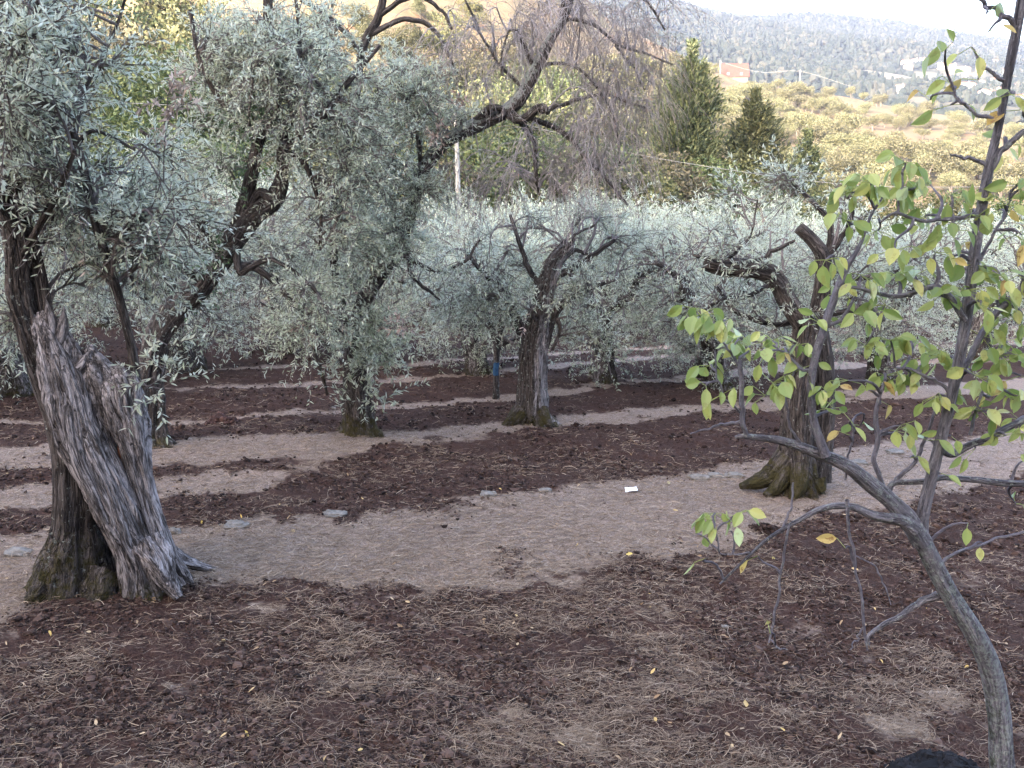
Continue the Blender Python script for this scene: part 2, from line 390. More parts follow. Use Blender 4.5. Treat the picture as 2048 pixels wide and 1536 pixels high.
# ---- strips of spread dark manure between strips of dry grass: row coordinates
RDIR = nrmz(on_ground(1590, 985)-on_ground(250, 1190))[:2]; RDIR /= np.linalg.norm(RDIR); RNRM = np.array([-RDIR[1], RDIR[0]])
BND = [
 [(-200, 1235), (0, 1225), (200, 1195), (370, 1165), (560, 1165), (700, 1180), (900, 1188), (1050, 1186), (1200, 1135), (1400, 1108), (1520, 1075), (1700, 1030), (1850, 1005), (2048, 935)],
 [(-200, 1088), (120, 1062), (350, 1062), (500, 1050), (700, 1030), (900, 1005), (1050, 988), (1200, 972), (1400, 945), (1500, 928), (1650, 900), (1800, 880), (2048, 860)],
 [(-200, 1030), (120, 1014), (340, 990), (500, 985), (590, 966), (650, 937), (800, 902), (1000, 868), (1150, 850), (1400, 830), (1560, 815), (1750, 800), (2048, 790)],
 [(-200, 985), (120, 972), (340, 953), (500, 944), (600, 936), (660, 930), (800, 898), (1000, 864), (1400, 826), (2048, 786)],
 [(-200, 948), (120, 943), (340, 936), (500, 930), (600, 926), (660, 926), (800, 896), (1000, 863), (1400, 825), (2048, 785)],
 [(-200, 915), (120, 900), (340, 886), (500, 878), (720, 866), (900, 858), (1000, 848), (1150, 828), (1400, 812), (1600, 790), (2048, 760)],
 [(-200, 862), (120, 851), (340, 850), (500, 838), (700, 828), (900, 812), (1000, 803), (1150, 792), (1250, 775), (1400, 760), (1600, 745), (2048, 725)],
 [(-200, 848), (340, 840), (500, 830), (700, 818), (900, 800), (1000, 789), (1150, 776), (1250, 762), (1400, 746), (1600, 731), (2048, 712)],
 [(-200, 796), (340, 788), (600, 779), (800, 767), (950, 751), (1100, 740), (1300, 721), (1600, 704), (2048, 690)],
 [(-200, 789), (340, 781), (600, 771), (800, 758), (950, 743), (1100, 732), (1300, 712), (1600, 697), (2048, 682)],
 [(-200, 756), (350, 748), (600, 741), (900, 728), (1300, 700), (2048, 670)],
 [(-200, 749), (350, 742), (600, 735), (900, 721), (1300, 694), (2048, 663)]]
BST = []
for b in BND:
    g = on_ground(*np.array(b, float).T)[:, :2]; s_ = g@RDIR; t_ = g@RNRM; o_ = np.argsort(s_); BST.append((s_[o_], t_[o_]))
PATCH = [(330, 1285, 330, 55, .26), (120, 1420, 260, 60, .2), (1800, 1400, 250, 130, .3), (1150, 1500, 300, 70, .3), (750, 1230, 200, 18, .2), (1450, 1230, 120, 40, .25)]
PW = []
for (px, py, rx, ry, a) in PATCH:
    c = on_ground(px, py); ex = on_ground(px+rx, py); ey = on_ground(px, py-ry); PW.append((c, np.linalg.norm(ex-c), np.linalg.norm(ey-c), a))
def soil_mask(X, Y):
    q = p3(X, Y); s = X*RDIR[0]+Y*RDIR[1]; t = X*RNRM[0]+Y*RNRM[1]
    d0 = np.hypot(X, Y)
    t = t+fbm(q*1.1, 3, 3)*.13*np.clip(d0/8, .5, 1.6)+fbm(q*4.5, 4, 4)*.2
    m = np.ones_like(t); soft = .26
    for i, (bs, bt) in enumerate(BST):
        tb = np.interp(s, bs, bt)
        wgt = sstep(-soft, soft, t-tb)
        m = m*(1-wgt)+(0. if i % 2 == 0 else 1.)*wgt
    far = sstep(20, 24, d0); m = m*(1-far)+far*(.62+.2*np.clip(np.sin(t*2.2)*3, -1, 1))
    for (c, rx, ry, a) in PW:
        e = np.hypot((X-c[0])/rx, (Y-c[1])/ry); m = m-a*sstep(1.3, .3, e+fbm(q*3.5, 4, 8)*1.3)*(m > .3)
    # loose straw through the spread manure
    m = m-.42*sstep(.12, .5, fbm(q*3.1, 4, 21))*(d0 < 7)
    m = m+.5*sstep(.18, .5, fbm(q*2.3, 4, 23))*(m < .5)*(d0 < 16)
    return np.clip(m, 0, 1)
m_ground, n, out = new_mat('orchard_ground')
tcg = geo(n).outputs['Position']; k = sep(n, attr(n, 'k').outputs['Vector'])
mp = N_(n, 'ShaderNodeMapping'); n.links.new(tcg, mp.inputs[0]); mp.inputs['Scale'].default_value = (1, 1.0, 1)
fine = noise(n, mp.outputs[0], 70, 8, .8); mid_ = noise(n, mp.outputs[0], 9, 5, .7); big = noise(n, mp.outputs[0], 1.1, 4, .6)
straw = mix(n, ramp(n, fine, ((.38, 0), (.62, 1))), (.092, .062, .049), (.47, .352, .285))
straw = mix(n, math_(n, 'MULTIPLY', ramp(n, mid_, ((.42, 0), (.7, 1))), .5), straw, (.13, .105, .095))
straw = mix(n, math_(n, 'MULTIPLY', ramp(n, big, ((.45, 0), (.65, 1))), .45), straw, (.33, .235, .18))
soil = mix(n, ramp(n, fine, ((.4, 0), (.62, 1))), (.009, .0046, .0035), (.088, .047, .035))
soil = mix(n, math_(n, 'MULTIPLY', ramp(n, mid_, ((.5, 0), (.72, 1))), .55), soil, (.095, .056, .043))
soil = mix(n, math_(n, 'MULTIPLY', ramp(n, big, ((.4, 0), (.7, 1))), .3), soil, (.085, .042, .032))
fk = math_(n, 'ADD', k[0], math_(n, 'ADD', math_(n, 'MULTIPLY', math_(n, 'SUBTRACT', mid_, .5), .7), math_(n, 'MULTIPLY', math_(n, 'SUBTRACT', fine, .5), .8)))
c = mix(n, ramp(n, fk, ((.36, 0), (.6, 1))), straw, soil)
hgt = math_(n, 'ADD', math_(n, 'MULTIPLY', fine, .5), mid_)
n.links.new(bsdf(n, c, .95, bump(n, hgt, .05, .8), .1), out.inputs[0])

m_hill, n, out = new_mat('dry_hillside')
pos = geo(n).outputs['Position']
a1 = noise(n, pos, .05, 6, .65); a2 = noise(n, pos, .6, 5, .7)
c = mix(n, ramp(n, a1, ((.35, 0), (.65, 1))), (0.143, 0.1018, 0.06325), (0.099, 0.08525, 0.04675))
c = mix(n, ramp(n, a2, ((.4, 0), (.7, 1))), c, (0.1595, 0.121, 0.077))
c = mix(n, math_(n, 'MULTIPLY', ramp(n, noise(n, pos, .16, 4), ((.58, 0), (.66, 1))), .6), c, (0.198, 0.099, 0.057))
n.links.new(bsdf(n, c, .95, bump(n, a2, .4), .1), out.inputs[0])
m_farhill, n, out = new_mat('wooded_far_hill')
pos = geo(n).outputs['Position']
f1 = noise(n, pos, .004, 5, .6); f2 = noise(n, pos, .05, 5, .7)
c = mix(n, ramp(n, f2, ((.35, 0), (.7, 1))), (.009, .013, .010), (.026, .029, .02))
c = mix(n, ramp(n, f1, ((.55, 0), (.62, 1))), c, (.11, .10, .075))
n.links.new(bsdf(n, c, 1, bump(n, f2, 3), .05), out.inputs[0])

# the orchard floor: one sheet out to the valley, finer near the camera
rad = np.geomspace(.7, 62, 620); ang = np.linspace(-1.25, 1.25, 1060)
Rg, Ag = np.meshgrid(rad, ang, indexing='ij'); X = Rg*np.sin(Ag); Y = Rg*np.cos(Ag)
Z = ground_z(X, Y); ms_ = soil_mask(X, Y); q = p3(X, Y)
fadez = np.clip(26/Rg, 0, 1)
Z = Z+ms_*(fbm(q*9, 4, 31)*.038+fbm(q*30, 2, 33)*.022)*np.clip(fadez, .3, 1)+(1-ms_)*fbm(q*22, 3, 35)*.018+ms_*.03+fbm(q*.8, 3, 37)*.08
def ground_top(X, Y):
    X = np.asarray(X, float); Y = np.asarray(Y, float); q = p3(X, Y); m = soil_mask(X, Y)
    return ground_z(X, Y)+m*(fbm(q*9, 4, 31)*.038+fbm(q*30, 2, 33)*.022)+(1-m)*fbm(q*22, 3, 35)*.018+m*.03+fbm(q*.8, 3, 37)*.08
mb = MB(); kk = np.zeros(X.shape+(3,)); kk[..., 0] = ms_
mb.add(p3(X, Y, Z), grid_faces(len(rad), len(ang))[:, ::-1], 0, None, kk.reshape(-1, 3))
o = mb.obj('ground', m_ground); o['kind'] = 'structure'
# hillside over the valley, far hill
rad = np.geomspace(60, 520, 260); ang = np.linspace(-.9, .9, 300)
Rg, Ag = np.meshgrid(rad, ang, indexing='ij'); X = Rg*np.sin(Ag); Y = Rg*np.cos(Ag)
mb = MB(); mb.add(p3(X, Y, ground_z(X, Y)-.02*(Rg < 62)), grid_faces(len(rad), len(ang))[:, ::-1]); o = mb.obj('hillside', m_hill); o['kind'] = 'structure'
rad = np.geomspace(515, 2200, 150); ang = np.linspace(-.9, .9, 320)
Rg, Ag = np.meshgrid(rad, ang, indexing='ij'); X = Rg*np.sin(Ag); Y = Rg*np.cos(Ag)
mb = MB(); mb.add(p3(X, Y, ground_z(X, Y)), grid_faces(len(rad), len(ang))[:, ::-1]); o = mb.obj('far_hill', m_farhill); o['kind'] = 'structure'
# unseen hill added behind the camera, its ridge shaped to shade the orchard
xs = np.linspace(-260, 260, 105); ys = np.linspace(-140, .85, 70)
X, Y = np.meshgrid(xs, ys, indexing='ij')
top = np.interp(X, [-260, -114, -58, -14, 3, 40, 260], [60, 47, 38, 31, 27, 22, 20])
up_ = np.where(Y > -40, sstep(1.5, -40, Y), 1+.1*(-40-Y)/100)
Z = -(H0+GA*np.clip(X, -70, 70)+GB*np.minimum(Y, 2))*(1-np.clip(up_, 0, 1))+top*up_+fbm(p3(X*.08, Y*.08), 3, 2)*1.2*np.clip(up_*3, 0, 1)-.06
mb = MB(); mb.add(p3(X, Y, Z), grid_faces(len(xs), len(ys))); o = mb.obj('hill', m_hill); o['kind'] = 'structure'

# ================================================================== near olive trees
def gz(x, y): return float(ground_top(np.array([x]), np.array([y]))[0])
def olive(rng, root, sk, tg, n_tw, n_lf, leafL, leaf_mats, tw=(.22, .5), arch=.2, droop=.2, leafW=.2, dry=0, twig=TWIG, rtip=.0025, tag_parts=True, up=.25):
    """grow thin branches from the limbs to the given places, twigs on them, leaves on those"""
    sp, sr = sk.get()
    P1, R1 = sprout(rng, sp, sr, tg, arch=arch, rtip=rtip)
    mbt = MB(); batch_tubes(mbt, P1, R1, 5, (0, 0, .3))
    Q, QR = sub(rng, P1, n_tw, *tw, droop=droop, up=up); batch_tubes(mbt, Q, QR, 3, (0, 0, .2))
    mbt.obj('twigs', twig, root)
    A, d, nv = leaf_sites(rng, Q, n_lf)
    keep = rng.random(len(A)) < .22+.95*(vn(A*2.2, 3)*.5+.5)
    A, d, nv = A[keep], d[keep], nv[keep]
    ml = MB(); leaves(ml, A, d, nv, leafL*rng.uniform(.6, 1.2, len(A)), leafW*leafL*rng.uniform(.8, 1.2, len(A)), rng)
    ml.obj('foliage', leaf_mats, root)
    if dry:
        i = rng.choice(len(Q), dry); md = MB()
        A, d, nv = leaf_sites(rng, Q[i], 16); leaves(md, A, d, nv, leafL*rng.uniform(.7, 1.1, len(A)), leafW*leafL, rng)
        md.obj('withered_leaves', WITHER, root)
    return P1, Q

def near_olive(seed, base, label, group='old olive trees in the terraced orchard', root_depth=None):
    b = on_ground(*base) if root_depth is None else root_depth
    r = thing('olive_tree', (b[0], b[1], gz(b[0], b[1])), label, 'olive tree', group)
    bpy.context.view_layer.update()
    return r, np.random.default_rng(seed), Skel(), b[1]
def suckers(rng, root, centers, Y, n, leafL=.055, mat=SUCKER, spread=.12, ln=(.12, .35), name='suckers'):
    C = np.concatenate([at(c[0], c[1], Y+(c[2] if len(c) > 2 else -.12))[None]+rng.normal(size=(n, 3))*spread*.5 for c in centers])
    d = nrmz(rng.normal(size=(len(C), 3))*.7+np.array([0, -.3, .7])); L = rng.uniform(*ln, len(C)); s = np.linspace(0, 1, 5)
    Q = C[:, None]+d[:, None]*(L[:, None]*s)[..., None]; Q[..., 2] -= (L*.25)[:, None]*s**2
    m = MB(); batch_tubes(m, Q, np.broadcast_to(.003*(1-s)+.001, Q.shape[:2]), 3, mat=1)
    A, dd, nv = leaf_sites(rng, Q, 14); leaves(m, A, dd, nv, leafL*rng.uniform(.6, 1.2, len(A)), leafL*.24, rng)
    m.obj(name, [mat, TWIG], root)
def dry_sprays(rng, root, centers, Y, leafL=.06):
    for c in centers:
        m = MB(); C = at(c[0], c[1], Y+c[2])
        d = nrmz(rng.normal(size=(5, 3))+np.array([0, -.2, .3])); s = np.linspace(0, 1, 5); L = rng.uniform(.08, .2, 5)
        Q = C+d[:, None]*(L[:, None]*s)[..., None]
        batch_tubes(m, Q, np.broadcast_to(.002*(1-s)+.001, Q.shape[:2]), 3, mat=1)
        A, dd, nv = leaf_sites(rng, Q, 9); leaves(m, A, dd, nv, .72*leafL*rng.uniform(.7, 1.2, len(A)), leafL*.17, rng, bend=.3)
        o = m.obj('withered_spray', [WITHER, TWIG], root); o['label'] = 'spray of dried pinkish brown leaves'

# ---------------- the big old olive with the split trunk
t1, rng, sk, Y1 = near_olive(11, (250, 1190), 'large old olive tree with a twisted split grey trunk, nearest of the orchard', root_depth=on_ground(250, 1190))
mb = MB()
def deadk(base_dead, moss_h=.35, moss=.6, lich=.4, zb=gz(*on_ground(250, 1190)[:2])):
    def f(V, nr, t):
        k = np.zeros((len(V), 3)); h = V[:, 2]-zb
        k[:, 0] = base_dead; k[:, 1] = moss*np.clip(1.25-h/moss_h, 0, 1); k[:, 2] = lich; return k
    return f
def flut(n1, a1, tw, n2=0, a2=0, sd=0):
    def f(th, t):
        T = t[:, None]; q = th[None]+tw*T
        g = a1*np.cos(n1*q+sd)+a2*np.cos(n2*q*1.0+2.2*sd+3*T)
        qq = np.stack(np.broadcast_arrays(np.cos(q)*3.2, np.sin(q)*3.2, T*1.6+sd), -1)
        return 1+g+.30*ridged(qq, 3, int(sd*7)+3)-.06+.10*ridged(qq*2.7, 2, int(sd*5)+1)
    return f
slabs = [   # (rows px,py,r,dY), deadness, flutes, moss height, moss
 ([(300, 1215, 56, .0), (293, 1180, 50), (275, 1110, 43, -.02), (248, 1050, 43, -.03), (217, 980, 48, -.04), (184, 915, 50, -.04), (156, 850, 47, -.02), (138, 780, 46, 0), (117, 715, 38, .02), (96, 655, 27, .03), (84, 622, 9, .04)], .8, flut(5, .09, 1.6, 9, .05, .4), .16, .9),
 ([(350, 1165, 34, .1), (324, 1110, 30, .06), (303, 1030, 21, .03), (284, 955, 22, .02), (268, 880, 30, .02), (250, 810, 38, .02), (238, 765, 32, .03), (224, 735, 10, .05)], .78, flut(4, .10, -1.1, 7, .06, 1.3), .05, .4),
 ([(130, 1235, 84, .02), (138, 1190, 66), (146, 1110, 50, 0), (148, 1050, 37), (150, 980, 35, .0), (145, 905, 32, .03), (127, 830, 30, .05), (103, 772, 30, .06), (76, 700, 27, .06), (46, 600, 22, .05), (35, 500, 20, .04), (20, 400, 20, .02), (12, 315, 19, 0)], .05, flut(6, .07, .8, 11, .04, 2.1), .75, .85),
 ([(215, 1215, 80, .3), (210, 1120, 62, .3), (208, 1000, 46, .28), (215, 900, 40, .24), (205, 820, 38, .2), (188, 760, 30, .08), (185, 715, 12, .06)], .25, flut(5, .1, 1.2, 8, .05, 3.3), .2, .5),
 ([(222, 880, 22, .07), (212, 820, 30, .07), (198, 765, 32, .06), (185, 722, 22, .06), (176, 690, 6, .06)], .55, flut(5, .1, 1.0, 8, .06, 4.4), .05, .2),
 ([(296, 1030, 18, .06), (314, 1082, 18, .12), (348, 1112, 14, .24), (395, 1131, 9, .36), (440, 1142, 4, .45), (462, 1145, 2, .5)], .75, flut(3, .12, 2, 7, .06, .9), .05, .2),
 ([(295, 1080, 30, -.03), (318, 1120, 25, -.08), (335, 1160, 18, -.1), (358, 1195, 9, -.12)], .85, flut(3, .12, 2, 7, .06, 1.9), .06, .3),
 ([(100, 1150, 30, -.08), (80, 1180, 22, -.16), (55, 1205, 10, -.2)], .0, flut(3, .1, 1, 7, .06, 2.9), .5, .8),
 ([(215, 1150, 40, -.02), (200, 1185, 34, -.1), (175, 1215, 18, -.16)], .1, flut(3, .1, 1, 7, .06, 3.9), .5, .8)]
for i, (rows, dead, fl, mh, ms) in enumerate(slabs):
    cc = pxpts(rows, Y1, .86 if i < 2 else 1); sk2 = sk if i == 2 else None
    limb(mb, cc, K=90 if i < 4 else 36, n=96 if i < 4 else 40, rough=.2, freq=24, seed=i+1, flute=fl, dents=[(at(181, 938, Y1-.19), (.022, .3, .034), .10), (at(214, 655, Y1-.1), (.02, .3, .03), .06)] if i == 0 else [(at(232, 850, Y1-.09), (.02, .3, .035), .09)] if i == 1 else (), kfun=deadk(dead, mh, ms, .8 if i == 2 else .1), skel=sk2, cap=i not in (0, 1))
def ropes(mb, ctrl, n, a0, a1, twist, rfrac, seed, kf, foot=0., inset=.95, K=60, rough=.3):
    r = np.random.default_rng(seed); c = spline(ctrl, K); t = np.linspace(0, 1, K)
    for j in range(n):
        f0, f1 = sorted(r.uniform(0, .35, 1).tolist()+r.uniform(.6, 1, 1).tolist()); f0 = 0 if r.random() < .6 else f0
        ph = a0+(a1-a0)*(j+r.uniform(.2, .8))/n+twist*t+.25*fbm(p3(t*4, seed*1.7, j*2.3), 3)
        rr = c[:, 3]*inset+c[:, 3]*foot*np.clip(1-t/.2, 0, 1)**2
        P = c[:, :3]+np.stack([np.sin(ph)*rr, -np.cos(ph)*rr, 0*t], -1)
        R_ = c[:, 3]*rfrac*r.uniform(.6, 1.35)*(1+.35*fbm(p3(t*7, j*3.1, seed), 3))*np.clip((t-f0)/.08+.15, .1, 1)*np.clip((f1-t)/.12, .05, 1)
        q = (t >= f0)&(t <= f1+.02); P, R_ = P[q], np.maximum(R_[q], .0015)
        limb(mb, np.concatenate([P, R_[:, None]], 1)[::2], K=K, n=12, rough=rough, freq=30, seed=seed+j, kfun=kf, cap=False)
ropes(mb, pxpts(slabs[0][0], Y1, .86), 10, -1.5, 1.5, .9, .26, 901, deadk(.82, .1, .6, .1), .25)
ropes(mb, pxpts(slabs[1][0], Y1, .86), 7, -1.3, 1.7, -.5, .34, 931, deadk(.8, .05, .3, .1), .5)
ropes(mb, pxpts(slabs[2][0][:10], Y1), 8, -2.0, 1.6, .5, .26, 961, deadk(.05, .5, .7, .5), .5)
ropes(mb, pxpts(slabs[3][0], Y1), 6, -1.2, 1.2, .6, .3, 981, deadk(.3, .1, .3, .2), .1)
mb.obj('trunk', [OLIVE_BARK, plain_mat('rotten_hollow', (.008, .006, .006), (.03, .022, .02), 20, .95, .02)], t1)
# jagged splinters at the top of the dead wood
ms2 = MB()
for j, (x, y, x2, y2, r) in enumerate([(88, 690, 62, 622, 9), (105, 680, 92, 600, 11), (118, 690, 128, 612, 10), (132, 720, 130, 655, 9), (75, 680, 56, 640, 6), (228, 780, 205, 728, 12), (248, 780, 236, 722, 11), (266, 790, 266, 742, 9), (150, 745, 182, 700, 10)]):
    limb(ms2, pxpts([(x, y, r*1.3, .0), ((x+x2)/2+3, (y+y2)/2, r, .0), (x2, y2, 1.2, .02)], Y1), K=16, n=10, rough=.35, freq=20, seed=j+40, k=(1, 0, 0), cap=False)
ms2.obj('splinters', OLIVE_BARK, t1)
mr = MB(); limb(mr, pxpts([(240, 880, 4, .02), (247, 900, 8, .01), (254, 920, 7, .0), (264, 950, 3, .02)], Y1), K=20, n=12, rough=.5, freq=30, seed=77)
o = mr.obj('rotten_heartwood', plain_mat('rotten_wood', (.09, .035, .02), (.2, .08, .045), 30, bumpd=.02), t1); o['label'] = 'rust coloured rotten wood inside the crack'
mh_ = MB()
a = np.linspace(0, 2*np.pi, 14, endpoint=False)
mb2 = MB()
limb(mb2, pxpts([(96, 640, 19, .06), (84, 570, 17, .07), (72, 510, 16, .08), (62, 468, 12, .08), (40, 420, 8, .1), (-20, 380, 6, .1)], Y1, .75), K=30, n=14, seed=21, skel=sk, k=(.05, .1, .4))
limb(mb2, pxpts([(272, 760, 14, .1), (262, 690, 13, .08), (238, 595, 12, .05), (214, 520, 12, .02), (190, 440, 12, 0), (166, 335, 11, 0), (147, 262, 9, 0)], Y1, .75), K=36, n=14, seed=22, skel=sk, k=(.15, .15, .4))
limb(mb2, pxpts([(150, 290, 7), (185, 262, 5), (225, 275, 4), (270, 300, 3)], Y1, .75), seed=23, skel=sk, k=(.1, 0, .3))
limb(mb2, pxpts([(40, 520, 10, .02), (85, 440, 9, -.1), (118, 380, 10, -.2), (135, 340, 7, -.3), (150, 300, 5, -.4)], Y1, .75), seed=24, skel=sk, k=(.0, .1, .4))
limb(mb2, pxpts([(30, 470, 9), (-30, 330, 8, -.2), (10, 180, 6, -.3), (60, 60, 5, -.4), (90, -60, 4, -.4)], Y1, .75), seed=25, skel=sk)
limb(mb2, pxpts([(150, 270, 6), (170, 180, 5, .2), (230, 60, 4, .3), (260, -40, 3, .3)], Y1, .75), seed=26, skel=sk)
mb2.obj('branches', OLIVE_BARK, t1)
tg = blobs(rng, [(40, 50, 95, 110, Y1-.1, .7, 1.8), (60, 220, 100, 90, Y1-.1, .7, 1.4), (190, 170, 80, 60, Y1+.3, .5, .45), (120, 480, 170, 110, Y1+.2, .6, 1.6),
   (280, 420, 120, 120, Y1+.2, .6, 1.5), (60, 330, 110, 70, Y1, .6, 1.2), (30, 640, 60, 70, Y1+.3, .4, .5), (330, 560, 80, 80, Y1+.2, .4, .6)], 125)
olive(rng, t1, sk, tg, 12, 26, .051, OLIVE, dry=5)
suckers(rng, t1, [(315, 720, -.1), (330, 760, -.15), (300, 790, -.1)], Y1, 6, mat=OLIVE)
dry_sprays(rng, t1, [(335, 195, -.1), (345, 225, -.1), (365, 205, -.1)], Y1, .08)
# ---------------- second olive, behind it
t5, rng, sk, Y5 = near_olive(12, (300, 893), 'dark olive tree with an elbowed limb, half hidden behind the split trunk')
zb5 = gz(*on_ground(300, 893)[:2])
def kt(dead, moss_h, moss, lich, zb, side=None, sg=0):
    def f(V, nr, t):
        k = np.zeros((len(V), 3)); k[:, 0] = dead+(sg*nr[:, 0] if sg else 0); k[:, 1] = moss*np.clip(1.3-(V[:, 2]-zb)/moss_h, 0, 1); k[:, 2] = lich; return k
    return f
mb = MB()
limb(mb, pxpts([(300, 905, 62), (298, 870, 46), (298, 820, 40), (303, 740, 31), (330, 650, 31), (400, 570, 31), (452, 500, 28), (500, 432, 26), (545, 402, 24), (568, 352, 18), (566, 290, 11), (590, 210, 7), (600, 100, 5), (590, -20, 4)], Y5, .75), K=80, n=28, rough=.2, freq=16, seed=31, kfun=kt(.1, .5, .6, .9, zb5), skel=sk, wob=.03)
limb(mb, pxpts([(300, 860, 26, .02), (322, 880, 16, -.05), (348, 896, 7, -.1)], Y5, .75), seed=32, k=(.9, .1, .1), n=14)
limb(mb, pxpts([(300, 830, 20), (312, 800, 18), (315, 770, 12), (312, 745, 4)], Y5, .75), seed=33, k=(.9, .0, .1), n=14)
ropes(mb, pxpts([(300, 905, 46), (298, 870, 34), (298, 820, 29), (303, 740, 23), (330, 650, 23)], Y5), 7, -1.9, 1.9, .4, .28, 1061, kt(.2, .4, .7, .8, zb5), .7)
mb.obj('trunk', OLIVE_BARK, t5)
mb = MB()
limb(mb, pxpts([(440, 520, 24), (410, 490, 22, -.05), (402, 455, 20, -.08), (405, 425, 17, -.1)], Y5, .75), n=18, rough=.22, freq=14, seed=34, skel=sk, k=(.1, .1, .6))
limb(mb, pxpts([(470, 470, 20), (492, 400, 18), (507, 330, 16), (518, 280, 14), (545, 240, 10), (560, 180, 7), (540, 90, 12), (535, -20, 10)], Y5, .75), K=40, n=16, rough=.16, seed=35, skel=sk, k=(.1, .1, .5))
limb(mb, pxpts([(545, 402, 14), (520, 385, 12), (498, 412, 7), (470, 408, 5)], Y5-.05, .75), n=12, seed=36, skel=sk)
limb(mb, pxpts([(470, 530, 11), (510, 535, 9), (545, 560, 8), (590, 610, 6), (650, 690, 5), (690, 730, 3)], Y5, .75), K=30, seed=37, skel=sk, wob=.05)
limb(mb, pxpts([(470, 490, 12), (480, 545, 9, -.1), (500, 535, 8, -.15), (540, 520, 6, -.2), (590, 545, 5, -.2), (640, 590, 4, -.2)], Y5, .75), K=30, seed=38, skel=sk, wob=.04)
limb(mb, pxpts([(395, 560, 14), (370, 535, 11, -.2), (330, 520, 9, -.3), (300, 540, 6, -.4)], Y5, .75), seed=39, skel=sk)
limb(mb, pxpts([(560, 300, 9), (610, 330, 7), (640, 420, 5), (640, 500, 4)], Y5, .75), seed=41, skel=sk)
limb(mb, pxpts([(520, 290, 9), (440, 200, 7), (400, 120, 6), (380, 20, 5)], Y5, .75), seed=42, skel=sk)
limb(mb, pxpts([(566, 300, 9), (640, 240, 8), (700, 160, 7), (760, 90, 5)], Y5, .75), seed=43, skel=sk)
limb(mb, pxpts([(405, 440, 9), (370, 360, 8), (330, 300, 6), (280, 260, 4)], Y5, .75), seed=44, skel=sk)
mb.obj('branches', OLIVE_BARK, t5)
tg = blobs(rng, [(470, 110, 90, 90, Y5, .8, 2.), (560, 100, 120, 80, Y5, .8, 1.8), (640, 220, 130, 110, Y5, .8, 2.4), (500, 230, 100, 90, Y5, .8, 1.3), (700, 330, 100, 120, Y5, .8, 2.1),
  (640, 440, 120, 90, Y5, .8, 1.8), (350, 330, 100, 60, Y5, .6, .5), (600, 570, 120, 90, Y5, .7, 1.6), (420, 640, 90, 60, Y5+.4, .6, .7), (620, 660, 70, 40, Y5, .5, .7), (380, 440, 80, 80, Y5, .5, .8), (460, 330, 80, 60, Y5, .5, .8)], 190)
olive(rng, t5, sk, tg, 11, 26, .056, OLIVE, dry=12, tw=(.25, .6))
suckers(rng, t5, [(480, 385, -.1), (500, 310, -.1), (525, 250, -.1), (410, 540, -.2), (425, 600, .2), (430, 510, -.2), (500, 245, 0)], Y5, 12, .05)
dry_sprays(rng, t5, [(430, 410, -.3), (605, 660, -.3), (620, 668, -.3), (790, 655, -.2), (805, 650, -.2), (880, 268, .3), (870, 275, .3), (760, 310, .2), (930, 210, .3)], Y5, .08)
# ---------------- third: the half dead one with the big lichened limb
t2, rng, sk, Y2 = near_olive(13, (720, 868), 'half dead olive tree with a long lichened limb and hanging bare twigs')
zb2 = gz(*on_ground(720, 868)[:2])
mb = MB()
limb(mb, pxpts([(720, 876, 66), (718, 840, 54), (714, 780, 44), (708, 700, 27), (728, 610, 25), (775, 530, 22), (803, 480, 21), (822, 425, 21), (842, 350, 22), (888, 287, 23), (925, 262, 23), (962, 244, 23), (1030, 208, 21), (1065, 150, 17), (1100, 80, 14), (1135, 20, 11), (1150, -60, 8)], Y2, .6), K=110, n=26, rough=.22, freq=15, seed=51, kfun=lambda V, nr, t: kt(.12, .35, 1.0, .6, zb2)(V, nr, t)+np.stack([0*t, 0*t, np.clip(nr[:, 2]+.35, 0, 1)*2.4*sstep(.30, .42, t)*(t < .9)], -1), skel=sk, wob=.05)
ropes(mb, pxpts([(720, 878, 36), (718, 840, 26), (714, 780, 22), (708, 700, 17)], Y2), 7, -1.9, 1.9, .4, .28, 1091, kt(.2, .4, 1., .9, zb2), .7)
mb.obj('trunk', OLIVE_BARK, t2)
mb = MB()
DT = Skel()
for j, rows in enumerate([
  [(945, 250, 18), (985, 215, 15, -.1), (1010, 225, 10, -.15), (985, 240, 6, -.2)],
  [(1010, 222, 17), (1040, 240, 15, -.1), (1080, 214, 13, -.15), (1098, 225, 9, -.2)],
  [(1040, 238, 12), (1068, 290, 9), (1072, 345, 7), (1078, 390, 4)],
  [(1060, 235, 12), (1120, 262, 10), (1165, 305, 8), (1205, 350, 6), (1255, 410, 4)],
  [(1080, 225, 9), (1140, 205, 8), (1210, 190, 6), (1290, 215, 4)],
  [(1095, 90, 9), (1130, 40, 7), (1190, 50, 6), (1240, 90, 5), (1300, 110, 4), (1345, 130, 3)],
  [(1070, 140, 8), (1040, 70, 7), (1020, 60, 5), (1005, 100, 4), (1003, 150, 3)],
  [(1230, 90, 5), (1260, 130, 4), (1290, 180, 3)],
  [(1120, 50, 8), (1140, -30, 6), (1210, -50, 5), (1290, 0, 4), (1330, 60, 3)],
  [(1050, 180, 8), (1000, 130, 6), (960, 60, 5), (930, 0, 4)],
  [(1075, 130, 9), (1140, 130, 6), (1190, 170, 5), (1230, 250, 4), (1240, 330, 3)]]):
    limb(mb, pxpts(rows, Y2, .5), K=24, n=10, rough=.2, seed=60+j, skel=DT, k=(.1, 0, 1.0), wob=.04)
